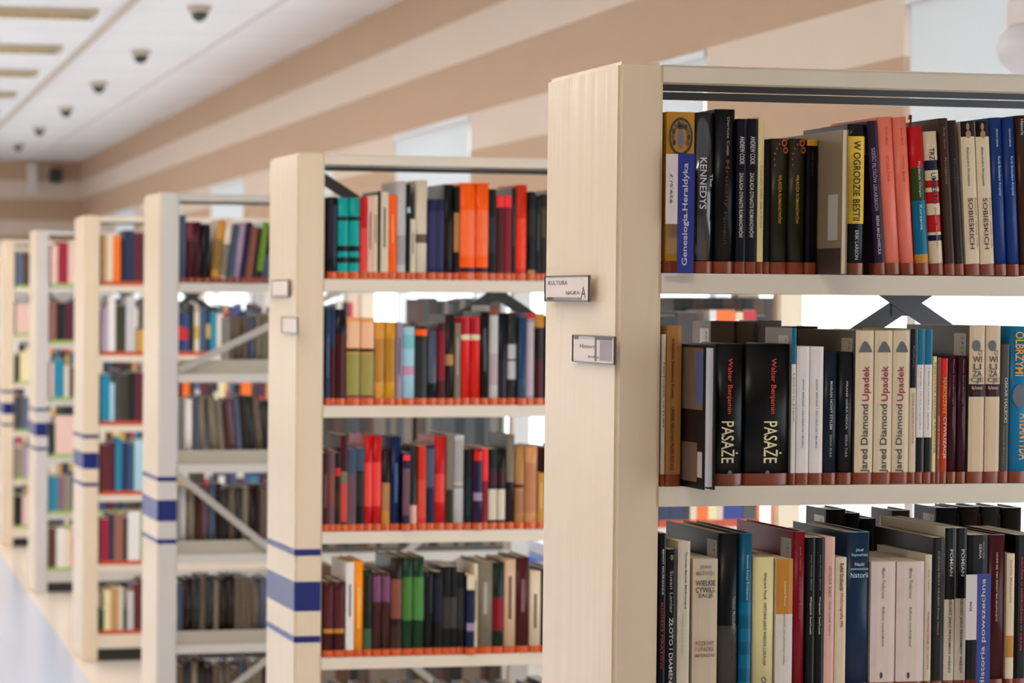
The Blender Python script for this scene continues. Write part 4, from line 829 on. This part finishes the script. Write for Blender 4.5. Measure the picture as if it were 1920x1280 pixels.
# ------------------------------------------------------------------ third bookcase
f = cp(260, 350, 3.658)
plain_row(2, 5, 530, f, [
 (278,325,195,'slate',T((.5,.9,'bluegrey'))), (330,380,240,'maroon',T((.7,1,(130,60,76)))), (381,428,240,'wine'), (432,492,265,'black'), (494,545,230,'ochre',dict(lean=38,bands=[(.2,.7,(150,120,60))])), (547,597,215,'ivory',dict(lean=38,bands=[(.1,.6,'taupe')])),
 (599,640,262,'slate',dict(lean=38)), (642,690,245,'lilac',dict(lean=38)), (692,728,240,'purple',dict(lean=38)), (730,770,270,'rosebrown',dict(lean=38)), (772,800,280,'darkbrown',dict(lean=38)), (801,842,240,'lime',dict(lean=38,bands=[(0,.2,'olive')])), (844,880,272,'slate',dict(lean=38,bands=[(.5,1,'ink')])),
 (932,958,260,'navy',dict()), (960,1000,240,'maroon'), (1002,1040,230,'cream'),
], TAPE)
gl = ['graybrown','taupe','darkbrown','bluegrey','graybrown','darkgrey','taupe','graybrown','darkbrown','bluegrey','taupe','brown','graybrown','darkgrey','taupe','darkbrown','mauve','graybrown']
random.seed(21)
def grey_row(k, ybase, x0, top, first=None, lean=0, until=560):
    it = []; x = x0; n = 0
    if first: it.append((x, x+15, first[1], first[0], dict(out=0))); x += 16.5
    while x < until:
        w = 9 + random.random()*7
        c = gl[(n*5+k*3) % len(gl)]
        it.append((x, x+w-.6, top + random.random()*14, c, dict(lean=lean if n > 1 else 0))); x += w; n += 1
        if lean and n == 2: x += 14
    plain_row(2, k, ybase, lambda a, b_: (a, b_), it, None, .15, .03, True)
grey_row(4, 700, 430, 586)
grey_row(3, 866, 346, 740, ('white', 748), -26)
grey_row(2, 1040, 334, 905, ('lightgrey', 915))
grey_row(1, 1208, 331, 1078)
grey_row(0, 1375, 331, 1238)

# ------------------------------------------------------------------ books far down the hall and half hidden behind the near ones: one uncounted mass
FAR = bpy.data.materials.new('far_book_covers'); FAR.use_nodes = True
nt = FAR.node_tree; b = nt.nodes['Principled BSDF']; at = nt.nodes.new('ShaderNodeAttribute'); at.attribute_name = 'cover_colour'
nt.links.new(at.outputs['Color'], b.inputs['Base Color']); b.inputs['Roughness'].default_value = .4
bm = bmesh.new(); cl = bm.loops.layers.float_color.new('cover_colour')
def fbox(i, x0, x1, y0, y1, z0, z1, rgb, sh=0.0):
    vs = []
    for (x, y, z) in ((x0,y0,z0),(x1,y0,z0),(x1,y1,z0),(x0,y1,z0),(x0+sh,y0,z1),(x1+sh,y0,z1),(x1+sh,y1,z1),(x0+sh,y1,z1)):
        vs.append(bm.verts.new(l2w(i, x, y, z)))
    c = lin(rgb) + (1,)
    for q in ((0,3,2,1),(4,5,6,7),(0,1,5,4),(1,2,6,5),(2,3,7,6),(3,0,4,7)):
        f_ = bm.faces.new([vs[j] for j in q])
        for l in f_.loops: l[cl] = c
def far_book(i, k, x, t, h, c, tape, d=.16, bands=()):
    z = shelf_z(k, i); rgb = PAL[c] if isinstance(c, str) else c
    fbox(i, x, x+t, .009, .009+d, z+.0195, z+h, rgb); fbox(i, x, x+t, .0088, .03, z, z+.0195, tape)
    fbox(i, x, x+t, .03, .009+d, z, z+.0195, rgb)
    fbox(i, x+.002, x+t-.002, .012, .006+d, z+h, z+h+.0012, (224,210,190))
    for z0, z1, cc in bands: fbox(i, x+.001, x+t-.001, .0082, .0089, z+.0195+z0*(h-.02), z+.0195+z1*(h-.02), PAL[cc])
mixc = ['black','black','maroon','navy','brown','ivory','white','red','olive','steel','darkbrown','orange','cream','green','slate','crimson','ochre','black','teal','wine','lightgrey','tan','ink','blue','butter','darkgrey','black','purple']
def fill(i, k, xs, xe, tape, hlo=.19, hhi=.25, rnd=None, seq=None, gap=0.0, cols=None, d=.16):
    x = xs; n = 0
    while x < xe:
        t = .016 + rnd.random()*.022
        if seq and n < len(seq): c, tt, h = seq[n]; t = tt
        else: c = rnd.choice(cols or mixc); h = hlo + rnd.random()*(hhi-hlo)
        if x + t > xe: break
        bb = ()
        if (not seq or n >= len(seq)) and not cols:
            if rnd.random() < .35: bb = ((.3, .62, rnd.choice(['ivory', 'gold', 'red', 'lightgrey', 'navy'])),)
        if rnd.random() > gap or (seq and n < len(seq)): far_book(i, k, x, t-.001, h, c, tape, bands=bb)
        x += t; n += 1
OR, GR = (196,74,22), (150,178,84)
rd = random.Random(5)
DKC = ['darkbrown', 'graybrown', 'olive', 'darkgrey', 'brown', 'graybrown', 'black']
x0_, x1_ = on_front(1, 1262, 700, .19)[0], on_front(1, 1470, 700, .19)[0]
xx = x0_; n = 0
while xx < x1_ - .03:
    z = shelf_z(4, 1); w_ = .024 + .006*(n % 3)
    fbox(1, xx, xx+w_-.001, .19, .31, z, z+.290, PAL[['darkbrown', 'black', 'brown'][n % 3]]); xx += w_; n += 1
S2 = {
 4: [('black',.045,.24),('darkbrown',.06,.25),('ink',.035,.22),('white',.02,.255),('orange',.055,.255),('cream',.022,.25),('red',.038,.255),('black',.03,.24),('butter',.02,.24),('ink',.03,.25)],
 3: [('navy',.034,.24),('navy',.04,.25),('darkbrown',.016,.24),('cream',.02,.25),('orange',.032,.25),('butter',.028,.25),('pink',.016,.24),('royal',.056,.25),('darkgrey',.04,.24),('orange',.012,.24),('cream',.028,.25),('pink',.03,.25),('taupe',.03,.24)]}
# second bookcase beyond the near bookcase's post (seen only through its gaps)
for k in (5, 4, 3, 2, 1):
    xs = on_front(1, {5: 1062, 4: 1058, 3: 1056, 2: 1040, 1: 1030}[k], 700, .009)[0]
    xm = on_front(1, 1238, 700, .009)[0]
    fill(1, k, xs, xm, OR, .20, .26, rd)
    fill(1, k, xm, POST+LEN-.02, OR, .20, .26, rd, S2.get(k))
fill(1, 0, POST+.004, POST+LEN-.02, OR, .2, .25, rd)
# third bookcase: the left ends behind the brace are empty; hidden right part
S4 = {
 5: [('tan',.022,.235),('cream',.03,.24),('orange',.035,.235),('black',.02,.22),('navy',.045,.26),('maroon',.03,.25),('wine',.03,.25),('mauve',.02,.24),('ink',.025,.25)],
 4: [('lilac',.03,.22),('white',.035,.28),('olive',.05,.235),('lightgrey',.045,.28),('tan',.02,.12),('gold',.02,.12),('ink',.035,.27),('green',.03,.25),('ivory',.03,.24)],
 3: [('teal',.04,.24),('skyblue',.022,.20),('darkgrey',.03,.26),('olive',.035,.24),('black',.035,.25),('maroon',.04,.25),('red',.02,.25),('lilac',.04,.26),('steel',.02,.2)],
 2: [('maroon',.04,.24),('wine',.03,.25),('teal',.03,.27),('navy',.03,.25),('steel',.03,.24),('skyblue',.04,.26),('slate',.03,.26),('bluegrey',.03,.25)],
 1: [('crimson',.04,.22),('navy',.025,.24),('rosebrown',.045,.24),('black',.02,.22),('white',.06,.25),('lime',.02,.25),('maroon',.03,.26),('red',.04,.26)],
 0: [('green',.02,.12),('butter',.03,.21),('tan',.04,.22),('ivory',.02,.22),('darkgreen',.02,.12),('lightgrey',.03,.2),('maroon',.03,.24),('wine',.04,.26),('black',.04,.26)]}
for k in range(6): fill(3, k, POST+.012, POST+LEN-.02, OR, .19, .26, rd, S4[k])
S5 = {
 5: [('pink',.04,.24),('crimson',.06,.26),('pink',.055,.24)], 4: [('rosebrown',.03,.25),('black',.05,.24),('wine',.08,.24)],
 3: [('pink',.02,.22),('teal',.06,.24),('ivory',.03,.2),('brown',.05,.2)], 2: [('darkgreen',.03,.2),('pink',.06,.24),('pink',.05,.24),('olive',.02,.2)],
 1: [('teal',.045,.22),('mauve',.04,.22),('taupe',.04,.22),('darkgrey',.05,.25)], 0: [('brown',.04,.25),('white',.05,.25),('cream',.04,.24),('red',.02,.2)]}
S6 = {
 5: [('slate',.05,.24),('brown',.04,.24),('darkbrown',.04,.24)], 4: [('pink',.08,.22),('pink',.04,.22),('darkgreen',.03,.24)], 3: [('olive',.03,.2),('butter',.08,.22)],
 2: [('darkgrey',.05,.25),('slate',.04,.24),('mauve',.05,.24)], 1: [('taupe',.06,.22),('lilac',.06,.22)], 0: [('black',.05,.22),('pink',.05,.22),('ivory',.04,.22)]}
for k in range(6):
    fill(4, k, POST+.012, POST+LEN-.02, GR, .19, .25, rd, S5[k]); fill(5, k, POST+.012, POST+LEN-.02, GR, .19, .25, rd, S6[k])
    fill(6, k, POST+.012, POST+LEN-.02, GR, .19, .25, rd)
    if k < 5:
        xa = on_front(2, 566, 700, .009)[0]+.05; xb = on_front(2, 782, 700, .009)[0]
        fill(2, k, xa, xb, (80,70,60), *((.17, .20) if k == 4 else (.26, .285)), rd, cols=DKC)
        fill(2, k, xb, POST+LEN-.02, (80,70,60), .26, .285, rd, cols=DKC)
for k in (5,): fill(2, k, on_front(2, 550, 530, .009)[0], POST+LEN-.02, OR, .2, .25, rd)
o = mesh_obj('books', bm, FAR)
tag(o, 'rows of books on the shelves farther down the hall, with orange and green spine tapes', 'books', kind='stuff')
